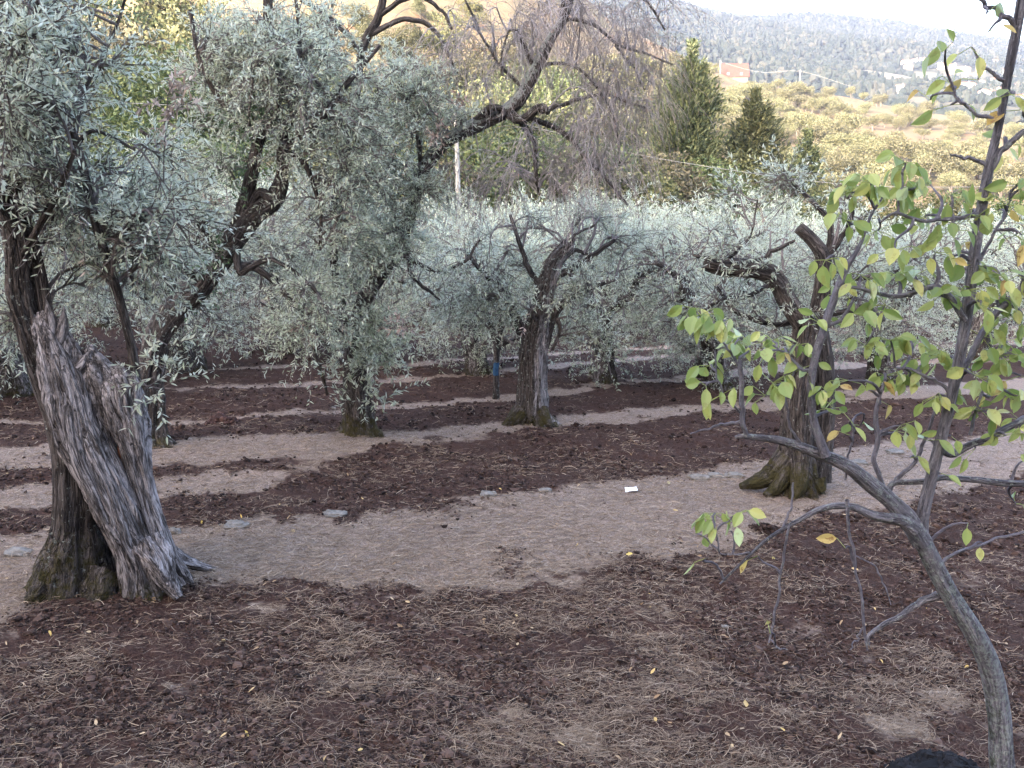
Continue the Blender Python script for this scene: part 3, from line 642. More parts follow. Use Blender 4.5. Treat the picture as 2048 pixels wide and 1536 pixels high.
for j, rows in enumerate([
  [(715, 790, 18), (690, 660, 16), (672, 520, 14), (680, 380, 13), (705, 220, 12), (725, 95, 12), (758, 30, 13), (775, -60, 10)],
  [(742, 70, 9), (790, 45, 8), (850, 46, 7), (890, 90, 5), (915, 150, 3)],
  [(760, 30, 8), (830, -10, 7), (880, 20, 5), (905, 60, 4)],
  [(722, 110, 8), (690, 60, 7), (640, 20, 6), (600, 0, 5)],
  [(808, 470, 9), (820, 540, 7), (850, 575, 6), (880, 600, 3)],
  [(700, 690, 11), (660, 650, 9), (625, 690, 7), (640, 740, 7), (655, 790, 4)],
  [(830, 400, 9), (780, 330, 8), (740, 260, 7), (760, 190, 5)],
  [(845, 350, 8), (830, 250, 7), (800, 180, 6), (780, 130, 4)],
  [(790, 500, 8), (860, 540, 6), (920, 530, 5), (960, 480, 3)]]):
    limb(mb, pxpts(rows, Y2, .6), K=28, n=12, rough=.18, seed=80+j, skel=sk, k=(.1, 0, .7), wob=.05)
mb.obj('branches', OLIVE_BARK, t2)
tg = blobs(rng, [(800, 170, 80, 80, Y2-.2, .7, 1.8), (740, 260, 110, 90, Y2-.3, .8, 1.8), (850, 230, 70, 70, Y2-.1, .6, 1.2), (780, 380, 80, 110, Y2, .7, 1.5), (710, 470, 90, 120, Y2, .8, 1.5), (700, 610, 80, 80, Y2, .6, 1.1), (880, 540, 60, 60, Y2, .5, .4), (640, 60, 90, 60, Y2, .7, .5), (740, 680, 80, 60, Y2-.3, .4, 1.2), (775, 520, 60, 90, Y2-.5, .2, 1.1), (830, 400, 50, 60, Y2-.4, .2, .6)], 155)
olive(rng, t2, sk, tg, 10, 25, .060, OLIVE, dry=10, tw=(.25, .55))
suckers(rng, t2, [(715, 700, -.3), (735, 730, -.35), (720, 770, -.35), (700, 740, -.3), (760, 690, -.35), (780, 720, -.4), (740, 800, -.3), (800, 700, -.4)], Y2, 12, .07, OLIVE, .25, (.2, .45), 'leafy_shoots')
# bare hanging twigs
d_sp, d_sr = DT.get(); m_sp, m_sr = sk.get(); hi = (m_sp[:, 2] > at(0, 330, Y2)[2])&(m_sp[:, 0] > at(860, 0, Y2)[0]); d_sp = np.concatenate([d_sp, m_sp[hi]]); d_sr = np.concatenate([d_sr, m_sr[hi]])
tg = blobs(rng, [(1130, 60, 160, 90, Y2, .8, 2.), (1220, 180, 120, 110, Y2, .8, 2.), (1010, 100, 110, 90, Y2, .8, 1.2), (1180, 320, 110, 90, Y2, .7, 1.6), (1040, 330, 110, 90, Y2, .7, .8), (1290, 60, 70, 90, Y2, .6, .9), (900, 90, 70, 80, Y2, .6, .5), (900, 400, 80, 90, Y2, .5, .5)], 150)
P1, R1 = sprout(rng, d_sp, d_sr, tg, arch=.38, rmax=.009, rtip=.0018)
mt = MB(); batch_tubes(mt, P1, R1, 5, (.2, 0, .3))
Q, QR = sub(rng, P1, 10, .18, .55, fwd=.7, spread=.85, up=.02, droop=.4, r0=.002, r1=.001, K=6); batch_tubes(mt, Q, QR, 3, (.2, 0, 0))
Q2, QR2 = sub(rng, Q, 2, .1, .3, fwd=.8, spread=.6, up=-.2, droop=.5, r0=.0016, r1=.0011, K=4); batch_tubes(mt, Q2, QR2, 3, (.2, 0, 0))
o = mt.obj('bare_twigs', DEADTWIG, t2); o['label'] = 'drooping leafless purplish twigs'
A, d, nv = leaf_sites(rng, Q2, 1); i = rng.random(len(A)) < .25; A, d, nv = A[i], d[i]*.5+np.array([0, 0, -.6]), nv[i]
md = MB(); leaves(md, A, nrmz(d), nv, .035*rng.uniform(.6, 1.3, len(A)), .009, rng, bend=.4); md.obj('withered_leaves', RUST, t2)

# ---------------- the mid orchard trees with trunks one can see
t3, rng, sk, Y3 = near_olive(14, (1060, 848), 'olive tree with a thick two toned trunk and sawn upright limb in the middle')
zb3 = gz(*on_ground(1060, 848)[:2])
mb = MB()
limb(mb, pxpts([(1060, 860, 60), (1062, 838, 44), (1064, 800, 35), (1064, 750, 33), (1066, 700, 32), (1072, 655, 29), (1084, 610, 24), (1096, 560, 21), (1112, 520, 19), (1140, 488, 17)], Y3, .75), K=80, n=44, rough=.12, freq=14, seed=91, kfun=kt(.42, .3, 1.0, .9, zb3, sg=.55), skel=sk, flute=flut(5, .08, .7, 9, .04, 1.1))
for j, rr in enumerate([[(1040, 825, 22, -.1), (1022, 842, 15, -.2), (1005, 853, 6, -.25)], [(1080, 825, 20, -.1), (1092, 842, 12, -.2), (1104, 852, 5, -.25)]]):
    limb(mb, pxpts(rr, Y3), n=12, seed=95+j, kfun=kt(.1, .5, 1, .3, zb3))
ropes(mb, pxpts([(1060, 862, 46), (1062, 838, 32), (1064, 800, 25), (1064, 750, 24), (1066, 700, 23), (1072, 655, 20), (1090, 590, 14)], Y3), 9, -1.9, 1.9, .5, .26, 1001, kt(.4, .3, .9, .8, zb3, sg=.5), .7)
mb.obj('trunk', OLIVE_BARK, t3)
mb = MB()
for j, rows in enumerate([[(1082, 690, 16), (1100, 650, 14), (1125, 610, 10), (1180, 575, 7), (1230, 560, 4)], [(1050, 680, 16), (1030, 630, 11), (1000, 580, 9), (960, 540, 6), (930, 500, 4)], [(1118, 515, 9), (1150, 500, 6), (1175, 510, 4)],
    [(1140, 490, 6), (1150, 470, 4), (1190, 450, 2.5)], [(1090, 580, 11), (1060, 540, 8), (1040, 480, 6), (1020, 430, 4)], [(1100, 560, 9), (1170, 520, 7), (1230, 480, 5)], [(1088, 700, 10), (1110, 640, 7), (1120, 660, 5), (1105, 700, 4)]]):
    limb(mb, pxpts(rows, Y3, .75), seed=100+j, skel=sk, wob=.05, k=(.1, 0, .5), n=12)
mb.obj('branches', OLIVE_BARK, t3)
tg = blobs(rng, [(960, 560, 90, 70, Y3, .9, 1.5), (1040, 470, 80, 60, Y3+.4, .8, 1), (1190, 570, 90, 80, Y3, .9, 1.5), (1020, 620, 70, 50, Y3-.2, .6, .8), (890, 610, 70, 60, Y3, .7, .9), (1220, 470, 80, 60, Y3+.5, .8, 1.), (1180, 660, 60, 40, Y3, .6, .6), (1040, 560, 60, 60, Y3+.6, .6, .8)], 90)
olive(rng, t3, sk, tg, 10, 22, .064, OLIVE, dry=4)
t4, rng, sk, Y4 = near_olive(15, (1590, 985), 'olive tree with a mossy flared foot and sawn forked limbs behind the pear branches')
zb4 = gz(*on_ground(1590, 985)[:2])
mb = MB()
limb(mb, pxpts([(1585, 1000, 66), (1588, 970, 48), (1591, 920, 36), (1594, 860, 31), (1598, 790, 29), (1607, 720, 28), (1614, 660, 27), (1612, 625, 24)], Y4, .85), K=70, n=44, rough=.2, freq=20, seed=111, kfun=kt(.16, .5, 1.0, .6, zb4, sg=.12), skel=sk, flute=flut(6, .09, .9, 9, .05, 2.0))
limb(mb, pxpts([(1605, 640, 24), (1578, 605, 21), (1555, 560, 20), (1525, 540, 20), (1480, 535, 20), (1445, 535, 19), (1410, 526, 17)], Y4, .85), K=40, n=20, rough=.24, freq=14, seed=112, skel=sk, k=(.1, .1, .6))
limb(mb, pxpts([(1625, 660, 22), (1640, 600, 19), (1646, 550, 18), (1645, 512, 18), (1622, 478, 14), (1598, 455, 12)], Y4, .85), K=36, n=20, rough=.22, freq=14, seed=113, skel=sk, k=(.1, .05, .6))
limb(mb, pxpts([(1630, 960, 30, .12), (1640, 880, 24, .14), (1645, 790, 22, .12), (1640, 700, 20, .08), (1632, 640, 17, .04)], Y4), K=36, n=20, rough=.22, freq=14, seed=114, k=(.1, .2, .4))
for j, rr in enumerate([[(1572, 915, 22, .0), (1545, 948, 20, -.05), (1515, 965, 14, -.1), (1480, 974, 6, -.12)], [(1600, 930, 20, -.15), (1598, 970, 16, -.25), (1585, 1000, 8, -.3)], [(1575, 940, 18, -.1), (1555, 975, 13, -.2), (1530, 992, 6, -.25)], [(1630, 960, 22, -.1), (1640, 985, 12, -.15)]]):
    limb(mb, pxpts(rr, Y4), n=40, K=40, seed=117+j, rough=.38, freq=22, kfun=kt(.1, .6, 1.1, .3, zb4))
ropes(mb, pxpts([(1585, 1002, 52), (1588, 970, 38), (1591, 920, 29), (1594, 860, 26), (1598, 790, 24), (1607, 720, 23), (1614, 660, 22)], Y4), 10, -1.9, 1.9, .45, .27, 1031, kt(.18, .45, .9, .6, zb4, sg=.15), .9)
mb.obj('trunk', OLIVE_BARK, t4)
mb = MB()
for j, rows in enumerate([[(1430, 520, 7), (1405, 512, 5), (1385, 510, 3)], [(1500, 525, 7), (1545, 508, 6), (1575, 490, 5), (1590, 480, 3)], [(1450, 525, 5), (1500, 470, 3), (1515, 400, 2)], [(1645, 520, 9), (1690, 470, 7), (1700, 420, 5), (1690, 370, 3)], [(1640, 590, 9), (1720, 560, 7), (1790, 540, 5), (1850, 500, 4)],
     [(1555, 560, 8), (1500, 590, 6), (1440, 600, 5), (1380, 640, 3)], [(1600, 640, 10), (1540, 650, 7), (1470, 620, 6), (1430, 570, 4)], [(1645, 540, 9), (1660, 450, 7), (1600, 380, 5), (1560, 340, 3)], [(1630, 640, 9), (1700, 620, 7), (1760, 640, 5)]]):
    limb(mb, pxpts(rows, Y4+(.3 if j > 3 else 0), .75), seed=130+j, skel=sk, wob=.05, k=(.1, 0, .5), n=12)
mb.obj('branches', OLIVE_BARK, t4)
tg = blobs(rng, [(1420, 490, 70, 40, Y4, .4, .8), (1450, 400, 50, 40, Y4+.3, .4, .5), (1560, 380, 50, 50, Y4+.3, .4, .6), (1520, 620, 100, 60, Y4+.4, .7, 1.0), (1740, 560, 90, 90, Y4+.4, .8, 1.3), (1700, 440, 70, 60, Y4+.3, .6, .9), (1850, 520, 80, 80, Y4+.5, .7, .9), (1430, 600, 60, 50, Y4+.4, .5, .6), (1620, 560, 60, 50, Y4+.4, .5, .5)], 70)
olive(rng, t4, sk, tg, 8, 19, .057, OLIVE, dry=3)
suckers(rng, t4, [(1520, 535, -.1), (1550, 545, -.1), (1450, 515, -.1), (1480, 535, -.12)], Y4, 8, .05, OLIVE, .1, (.1, .25))

# ================================================================== olive kinds for the rows behind
def olive_kind(seed, n1, ntw, nlf, leafL, leafmat, H=3.7, W=2.1, leafW=.22, trunkr=.17, twigs_on=True, lean=.2):
    rng = np.random.default_rng(seed)
    r = thing('olive_tree', (0, 0, 0), 'olive tree', 'olive tree'); sk = Skel(); mb = MB()
    h0 = rng.uniform(.95, 1.3); lx, ly = rng.normal(size=2)*lean
    limb(mb, [(0, 0, -.25, trunkr*1.75), (0, 0, .08, trunkr*1.35), (lx*.25, ly*.25, .45, trunkr*1.02), (lx*.7, ly*.7, h0*.8, trunkr*.95), (lx, ly, h0+.1, trunkr*.9)], K=30, n=20, rough=.2, freq=12, seed=seed, flute=flut(5, .1, .9, 9, .05, seed*.7),
         kfun=kt(.3, .35, .8, .7, 0, sg=.25), skel=sk)
    nl = rng.integers(3, 5); a0 = rng.random()*6.28
    for i in range(nl):
        a = a0+i*6.283/nl+rng.normal()*.3; rr = rng.uniform(.7, 1.15)*W*.55; zt = H*rng.uniform(.62, .8)
        limb(mb, [(lx, ly, h0-.1, trunkr*.62), (lx+math.cos(a)*rr*.5, ly+math.sin(a)*rr*.5, h0+(zt-h0)*.38, trunkr*.5), (lx+math.cos(a)*rr*.75, ly+math.sin(a)*rr*.75, h0+(zt-h0)*.75, trunkr*.36), (lx+math.cos(a)*rr*1.25, ly+math.sin(a)*rr*1.25, zt, trunkr*.14)],
             K=20, n=10, rough=.2, seed=seed+i, skel=sk, wob=.12, k=(.1, 0, .5))
    mb.obj('trunk', OLIVE_BARK, r)
    u = nrmz(rng.normal(size=(n1, 3)))*rng.uniform(.45, 1., (n1, 1))
    tg = np.stack([lx+u[:, 0]*W, ly+u[:, 1]*W, H*.57+u[:, 2]*H*.45], -1); low = tg[:, 2] < H*.5; tg[low, 2] -= .25*rng.random(low.sum())
    tg += fbm(tg*.9, 2, seed)[:, None]*nrmz(u)*.9
    sp, sr = sk.get(); P1, R1 = sprout(rng, sp, sr, tg, arch=.22)
    Q, QR = sub(rng, P1, ntw, .25, .6, droop=.25)
    if twigs_on:
        mt = MB(); batch_tubes(mt, P1, R1, 4, (0, 0, .3)); batch_tubes(mt, Q[::2], QR[::2]*1.3, 3, (0, 0, .2)); mt.obj('twigs', TWIG, r)
    A, d, nv = leaf_sites(rng, Q, nlf); ml = MB()
    leaves(ml, A, d, nv, leafL*rng.uniform(.6, 1.25, len(A)), leafW*leafL*rng.uniform(.8, 1.2, len(A)), rng, prof=((.45, 1),))
    ml.obj('crown', leafmat, r)
    return r
KM = [olive_kind(200+i, 150, 9, 18, .068, OLIVE, H=2.95+.18*(i % 2), W=2.0+.12*i, trunkr=.14+.02*i) for i in range(4)]
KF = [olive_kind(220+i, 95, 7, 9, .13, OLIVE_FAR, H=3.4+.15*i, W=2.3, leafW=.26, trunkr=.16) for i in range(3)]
rng = np.random.default_rng(7)
GR = 'old olive trees in the terraced orchard'
used = set()
def stand(src, x, y, rz, s, label):
    z = gz(x, y)-.02
    if src.name not in used:
        used.add(src.name); src.location = (x, y, z); src.rotation_euler = (0, 0, rz); src.scale = (s, s, s); src['label'] = label; src['group'] = GR; return src
    return dup(src, (x, y, z), rz, s, label, GR)
# trunks that can be told apart in the photo
mid = [(1205, 768, 0, .95, 'olive tree with a green mossy foot beyond the two toned trunk'),
       (1435, 782, 1, .9, 'olive tree with a dark straight trunk left of the forked sawn olive'),
       (955, 745, 2, .8, 'slim dark olive tree just beyond the blue banded sapling'),
       (372, 742, 3, .9, 'olive tree far behind the split trunk, its stem showing to the right of it'),
       (1402, 752, 0, .78, 'slender olive tree behind the dark straight trunk'),
       (1760, 770, 1, .95, 'olive tree standing behind the leafy pear shoots'),
       (30, 790, 2, .95, 'olive tree behind the left side of the split trunk'),
       (560, 706, 3, .95, 'olive tree in the dark back row left of the mossy half dead olive'),
       (760, 712, 0, .95, 'olive tree in the dark back row behind the half dead olive'),
       (1950, 720, 3, 1.0, 'olive tree behind the upright pear stem at the edge')]
pos = [on_ground(c[0], c[1])[:2] for c in (BND and [(250, 1190), (1590, 985), (1060, 848), (720, 868), (300, 893)])]
for (px, py, kd, s, lb) in mid:
    g = on_ground(px, py); pos.append(g[:2]); stand(KM[kd], g[0], g[1], rng.random()*6.28, s, lb)
rows_n = 0
ordn = ['third', 'fourth', 'fifth', 'sixth', 'seventh', 'eighth', 'ninth', 'tenth', 'eleventh', 'twelfth']
look = ['rounded', 'wide low', 'tall loose', 'lopsided', 'dense', 'open', 'drooping', 'small', 'ragged', 'broad', 'narrow', 'pale']
cand = []
t0 = (np.array(on_ground(1060, 848)[:2])@RNRM)
for r_ in range(1, 11):
    for j in range(-11, 14):
        s_ = j*3.8+(r_ % 2)*1.9+rng.normal()*.5; t_ = t0+r_*3.7+rng.normal()*.4
        p = RDIR*s_+RNRM*t_
        if p[1] < 12 or p[1] > 46: continue
        if abs(p[0]/p[1]) > .66: continue
        if min(np.hypot(*(p-q_)) for q_ in pos) < 3.0: continue
        pos.append(p); cand.append((p, r_))
for n_, (p, r_) in enumerate(sorted(cand, key=lambda c: c[0][1])):
    far = p[1] > 22
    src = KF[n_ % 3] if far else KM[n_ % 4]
    side = 'towards the sunlit hillside' if p[0]/p[1] > .2 else ('below the wooded slope' if p[0]/p[1] < -.2 else 'before the utility pole')
    stand(src, p[0], p[1], rng.random()*6.28, rng.uniform(.88, 1.05), '%s silver green olive in the %s row %s' % (look[n_ % 12], ordn[r_-1], side))
# the sapling with the blue band
g = on_ground(993, 797); Y6 = g[1]
t6 = thing('olive_sapling', (g[0], g[1], gz(g[0], g[1])), 'thin young olive stem with a blue band round it', 'olive tree', GR); bpy.context.view_layer.update()
mb = MB(); sk = Skel(); rng = np.random.default_rng(16)
limb(mb, pxpts([(992, 805, 11), (992, 770, 8), (993, 720, 8), (993, 690, 8), (985, 660, 7), (978, 640, 6), (965, 600, 4)], Y6, .75), n=12, seed=141, skel=sk, kfun=kt(.35, .4, .2, .9, gz(g[0], g[1])), rough=.25)
limb(mb, pxpts([(994, 700, 6), (1010, 685, 5), (1030, 680, 4), (1050, 660, 3)], Y6), n=10, seed=142, skel=sk); limb(mb, pxpts([(993, 690, 6), (1003, 650, 5), (995, 600, 4), (1000, 560, 3)], Y6), n=10, seed=143, skel=sk)
mb.obj('trunk', OLIVE_BARK, t6)
mb = MB(); limb(mb, pxpts([(992, 750, 6.4), (992, 738, 6.5), (993, 724, 6.3)], Y6-.006), K=8, n=14, rough=.03, cap=False); o = mb.obj('band', plain_mat('blue_band', (.02, .055, .12), (.05, .12, .22), 25, .6), t6); o['label'] = 'blue band'
tg = blobs(rng, [(980, 600, 60, 50, Y6, .6, 1), (1040, 630, 40, 30, Y6, .5, .6), (930, 640, 40, 40, Y6, .5, .6)], 36); olive(rng, t6, sk, tg, 7, 13, .08, OLIVE)

# ================================================================== beyond the orchard: cypresses, hedge, woods
CYP = leaf_mat('cypress_leaf', ((0, (.03, .045, .024)), (.6, (.07, .082, .04)), (1, (.12, .125, .06))), trans=.12, rough=.7)
DARKG = leaf_mat('dark_shrub_leaf', ((0, (0.04, 0.06, 0.024)), (.6, (0.088, 0.116, 0.044)), (1, (0.16, 0.18, 0.072))), trans=.25, rough=.6)
OLIVG = leaf_mat('autumn_shrub_leaf', ((0, (0.04875, 0.05625, 0.0225)), (.6, (0.105, 0.105, 0.045)), (1, (0.1575, 0.1462, 0.0675))), trans=.25, rough=.6)
BROWN = leaf_mat('brown_oak_leaf', ((0, (0.048, 0.0414, 0.027)), (.6, (0.09896, 0.08625, 0.054)), (1, (0.144, 0.1276, 0.081))), trans=.2, rough=.7)
YELL = leaf_mat('yellow_green_leaf', ((0, (0.04216, 0.04687, 0.02238)), (.5, (0.0744, 0.07552, 0.03828)), (1, (0.1141, 0.1068, 0.0589))), trans=.25, rough=.6)
FARBARK = plain_mat('far_bark', (.05, .04, .035), (.12, .1, .085), 4)
def cypress(px, ytop, ybase, Y, halfpx, seed, label, n=9000):
    rng = np.random.default_rng(seed); top = at(px, ytop, Y); b = np.array([top[0], Y, float(ground_z(top[0], Y))])
    r = thing('cypress_tree', b, label, 'cypress', 'cypresses at the orchard end'); bpy.context.view_layer.update()
    H = top[2]-b[2]; W = halfpx*Y/FPX
    mb = MB(); limb(mb, np.array([[b[0], b[1], b[2]-.2, .2], [b[0], b[1], b[2]+H*.5, .13], [b[0], b[1], b[2]+H*.93, .02]]), n=8, seed=seed); mb.obj('trunk', FARBARK, r)
    nb = int(26*H); tb = rng.random(nb)**1.15*.93; ab = rng.random(nb)*6.283
    Lb = W*np.interp(tb, [0, .06, .25, .5, .75, .92, 1], [.8, .95, 1.05, .9, .62, .32, .16])*rng.uniform(.55, 1.28, nb)
    bi = rng.choice(nb, n, p=(Lb+.15)/(Lb+.15).sum()); sp_ = rng.random(n)**.62; sg = .07*W+.16*Lb[bi]*(1-.5*sp_)
    R = sp_*Lb[bi]; g = rng.normal(size=(n, 3))*sg[:, None]*np.array([.8, .8, .9]); a = ab[bi]
    C = np.stack([b[0]+np.cos(a)*R+g[:, 0], b[1]+np.sin(a)*R+g[:, 1], b[2]+.2+tb[bi]*H*.94+R*.75+g[:, 2]], -1)
    tipn = n//40; C[:tipn] = np.stack([b[0]+rng.normal(size=tipn)*.12, b[1]+rng.normal(size=tipn)*.12, b[2]+H*(.9+.1*rng.random(tipn))], -1)
    C[:, 2] = np.minimum(C[:, 2], b[2]+H*1.01)
    d = nrmz(np.stack([np.cos(a)*.75, np.sin(a)*.75, np.full(n, .8)], -1)+rng.normal(size=(n, 3))*.35)
    nv = rng.normal(size=(n, 3)); nv -= d*(nv*d).sum(-1, keepdims=True)
    ml = MB(); leaves(ml, C, d, nrmz(nv), rng.uniform(.18, .42, n), rng.uniform(.06, .14, n), rng, prof=((.4, 1), (.75, .6)))
    ml.obj('crown', CYP, r); return r
cypress(1385, 84, 395, 60, 72, 301, 'tallest cypress, left of the other two, before the sunlit hillside', 42000)
cypress(1513, 180, 400, 62, 64, 302, 'medium height cypress standing between the tallest and the smallest', 30000)
cypress(1617, 262, 405, 60, 42, 303, 'smallest cypress, right of the other two', 16000)

def bushy(seed, H, W, mat, n, leaf, name='broadleaf_tree', trunk=.3, lobes=9, flat=.55, sprawl=.2):
    """tree kind at the origin: trunk with limbs, crown of leaf clumps on a lumpy envelope"""
    rng = np.random.default_rng(seed); r = thing(name, (0, 0, 0), name, 'tree'); mb = MB(); sk = Skel()
    limb(mb, [(0, 0, -.4, trunk*1.3), (0, 0, .4, trunk), (rng.normal()*.2, rng.normal()*.2, H*.55, trunk*.5), (0, 0, H*.85, trunk*.1)], n=8, K=12, seed=seed, skel=sk)
    ctr = np.stack([rng.normal(size=lobes)*W*.42, rng.normal(size=lobes)*W*.42, H*(sprawl+(.93-sprawl)*rng.random(lobes))], -1)
    ctr[:, :2] *= (1-.55*np.clip((ctr[:, 2:3]/H-.5)*2, 0, 1)); rr = W*rng.uniform(.32, .6, lobes)
    for c in ctr: limb(mb, [(0, 0, H*.25, trunk*.35), tuple(c*[.5, .5, .7])+(trunk*.2,), tuple(c)+(trunk*.06,)], n=5, K=8, seed=seed, cap=False)
    mb.obj('trunk', FARBARK, r)
    n = int(n*2.2); leaf = leaf*.62; i = rng.integers(0, lobes, n); u = nrmz(rng.normal(size=(n, 3))); C = ctr[i]+u*(rr[i]*rng.uniform(.35, 1.05, n)**.6)[:, None]*np.array([1, 1, flat+.2])
    C += fbm(C*1.1+seed, 2, seed)[:, None]*u*W*.22
    C[:, 2] = np.clip(C[:, 2], .05, None)
    keep = vn(C*(2.6/W)+seed*2.1, 5) > -.35; C, u = C[keep], u[keep]
    d = nrmz(u*.6+rng.normal(size=C.shape)*.8+np.array([0, 0, .15])); nv = u+rng.normal(size=C.shape)*.5; nv -= d*(nv*d).sum(-1, keepdims=True)
    ml = MB(); leaves(ml, C, d, nrmz(nv), leaf*rng.uniform(.6, 1.3, len(C)), leaf*.6*rng.uniform(.7, 1.2, len(C)), rng, prof=((.45, 1),), fold=.3); ml.obj('crown', mat, r)
    return r
kinds = {}
def get_kind(key, **kw):
    if key not in kinds: kinds[key] = [bushy(400+len(kinds)*5+i, **kw) for i in range(2)]
    return kinds[key]
for key, kw in dict(shrub=dict(H=3.6, W=2.2, mat=DARKG, n=6500, leaf=.19, name='shrub', trunk=.1, sprawl=.08), autumn=dict(H=3.8, W=2.1, mat=OLIVG, n=6000, leaf=.19, name='shrub', trunk=.1, sprawl=.08),
      dark=dict(H=8, W=4, mat=DARKG, n=11000, leaf=.28, name='broadleaf_tree', sprawl=.15), brown=dict(H=9, W=4.6, mat=BROWN, n=12000, leaf=.3, sprawl=.15),
      yellow=dict(H=8.5, W=4.2, mat=YELL, n=10000, leaf=.34, sprawl=.12), oak=dict(H=8.5, W=4.4, mat=OLIVG, n=11000, leaf=.32, sprawl=.12), russet=dict(H=3.4, W=2.1, mat=BROWN, n=5000, leaf=.19, name='shrub', trunk=.1, sprawl=.08)).items(): get_kind(key, **kw)
KH = dict(shrub=3.6, autumn=3.8, dark=8, brown=9, yellow=8.5, oak=8.5, russet=3.4)
cnt = {}
def grow_at(px, ytop, Y, key, label, cat, group, seed, sxy=1.):
    rng = np.random.default_rng(seed); p = at(px, ytop, Y); z = float(ground_z(p[0], Y)); H = max(p[2]-z, 1.2); s = H/(KH[key]*.98)
    i = cnt.get(key, 0); cnt[key] = i+1; src = kinds[key][i % 2]
    sc = (s*sxy, s*sxy, s)
    if i < 2: src.location = (p[0], Y, z-.1); src.rotation_euler = (0, 0, rng.random()*6); src.scale = sc; src['label'] = label; src['category'] = cat; src['group'] = group; return src
    o = dup(src, (p[0], Y, z-.1), rng.random()*6, sc, label, group); o['category'] = cat; return o
G1 = 'shrubs of the hedge at the end of the orchard'
hed = [(875, 325, 50, 'russet', 'brown'), (960, 300, 52, 'shrub', 'dark green'), (1020, 290, 54, 'shrub', 'tall dark green'), (1085, 262, 55, 'shrub', 'broad dark green'), (1150, 300, 52, 'russet', 'brownish'), (1210, 310, 52, 'shrub', 'green'), (1250, 330, 51, 'russet', 'reddish brown'),
  (1300, 318, 54, 'russet', 'brown and olive'), (1338, 300, 56, 'shrub', 'olive green'), (1320, 355, 50, 'autumn', 'low olive'), (1370, 372, 50, 'autumn', 'low mixed'), (1432, 345, 54, 'shrub', 'rounded green'), (1470, 292, 57, 'autumn', 'yellow topped'), (1462, 366, 50, 'shrub', 'low dark'), (1555, 322, 57, 'autumn', 'yellow'),
  (1590, 352, 54, 'shrub', 'green'), (1545, 378, 50, 'shrub', 'low green'), (1655, 350, 56, 'autumn', 'yellow'), (1690, 380, 55, 'autumn', 'low yellow'), (1860, 375, 54, 'autumn', 'ochre'), (1910, 365, 55, 'autumn', 'ochre and green'), (1955, 360, 56, 'shrub', 'dark green'), (2020, 372, 55, 'shrub', 'green'), (1780, 392, 54, 'shrub', 'low'),
  (560, 330, 56, 'shrub', 'dark green'), (470, 300, 58, 'shrub', 'dark green'), (400, 245, 62, 'shrub', 'tall dark green'), (300, 250, 62, 'shrub', 'dark green'), (345, 300, 56, 'shrub', 'low dark green'), (200, 270, 60, 'shrub', 'green'), (80, 260, 60, 'shrub', 'green'), (660, 310, 58, 'russet', 'brown'), (750, 300, 56, 'autumn', 'olive'), (820, 310, 54, 'shrub', 'green')]
where = lambda x: 'behind the left big olive crown' if x < 500 else 'behind the elbowed olive limb' if x < 700 else 'by the utility pole' if x < 960 else 'under the bare hanging twigs' if x < 1290 else 'at the foot of the tallest cypress' if x < 1445 else 'between the two larger cypresses' if x < 1530 else 'beside the smallest cypress' if x < 1720 else 'behind the pear shoots'
for i, (px, yt, Y, kd, adj) in enumerate(hed): grow_at(px, yt+(42 if px > 1320 else 0), Y, kd, '%s hedge shrub %s' % (adj, where(px)), 'shrub', G1, 500+i, 1.15)
G2 = 'trees on the wooded slope'
woods = [(215, 25, 82, 'brown', 'broad brown oak, sunlit at its top'), (130, -10, 90, 'dark', 'dark tree above the left olive crown'), (300, 60, 78, 'oak', 'olive green tree below the brown oak'), (260, 130, 70, 'brown', 'brownish tree in the shade of the slope'), (150, 170, 68, 'dark', 'dark tree low on the slope'), (370, 140, 66, 'dark', 'dark green tree above the hedge'), (60, 120, 72, 'oak', 'olive tinted tree at the left edge'),
  (430, 20, 95, 'oak', 'sunlit olive green tree high on the slope'), (345, -20, 100, 'brown', 'sunlit brown tree at the top'), (500, 90, 88, 'yellow', 'yellow tree behind the big olive shoots'), (470, 175, 70, 'dark', 'dark green tree behind the elbowed limb'), (580, 30, 110, 'yellow', 'pale yellow tree on the bright slope'), (650, 60, 118, 'yellow', 'yellow tree behind the upper bare limb'), (560, 190, 75, 'oak', 'olive green tree half in shade'), (640, 190, 80, 'dark', 'dark tree in the shade behind silver leaves'),
  (720, 10, 135, 'yellow', 'far yellow tree near the top of the slope'), (800, 60, 120, 'yellow', 'yellow tree in the sun beside the hanging twigs'), (880, 40, 125, 'oak', 'green gold tree in the sun'), (985, 85, 115, 'yellow', 'light green tree behind the bare crown'), (930, 130, 105, 'yellow', 'rounded yellow tree behind the lichened limb'), (1000, 175, 92, 'oak', 'green gold tree above the dark hedge'), (960, 215, 80, 'yellow', 'light green tree just above the hedge'), (860, 200, 84, 'oak', 'olive green tree near the pole top'), (760, 180, 90, 'yellow', 'yellow tree behind the silver crown'), (720, 250, 72, 'dark', 'dark tree behind the lichened limb foot'), (1065, 170, 92, 'dark', 'green tree right of the bare limb'), (1090, 110, 130, 'oak', 'green gold tree behind the bare limb'), (1050, 60, 150, 'yellow', 'yellow tree high behind the bare crown'), (1150, 130, 135, 'yellow', 'pale tree seen through bare twigs'), (1190, 220, 88, 'oak', 'olive green tree under the bare twigs'), (1130, 235, 78, 'yellow', 'yellowish tree in front of the hedge'),
  (840, -20, 160, 'yellow', 'sunlit tree at the upper rim of the slope'), (940, -10, 165, 'oak', 'sunlit green tree at the upper rim'), (1250, 120, 150, 'oak', 'olive green tree left of the tallest cypress')]
for i, (px, yt, Y, kd, lb) in enumerate(woods): grow_at(px, yt, Y, kd, lb, 'tree', G2, 600+i)

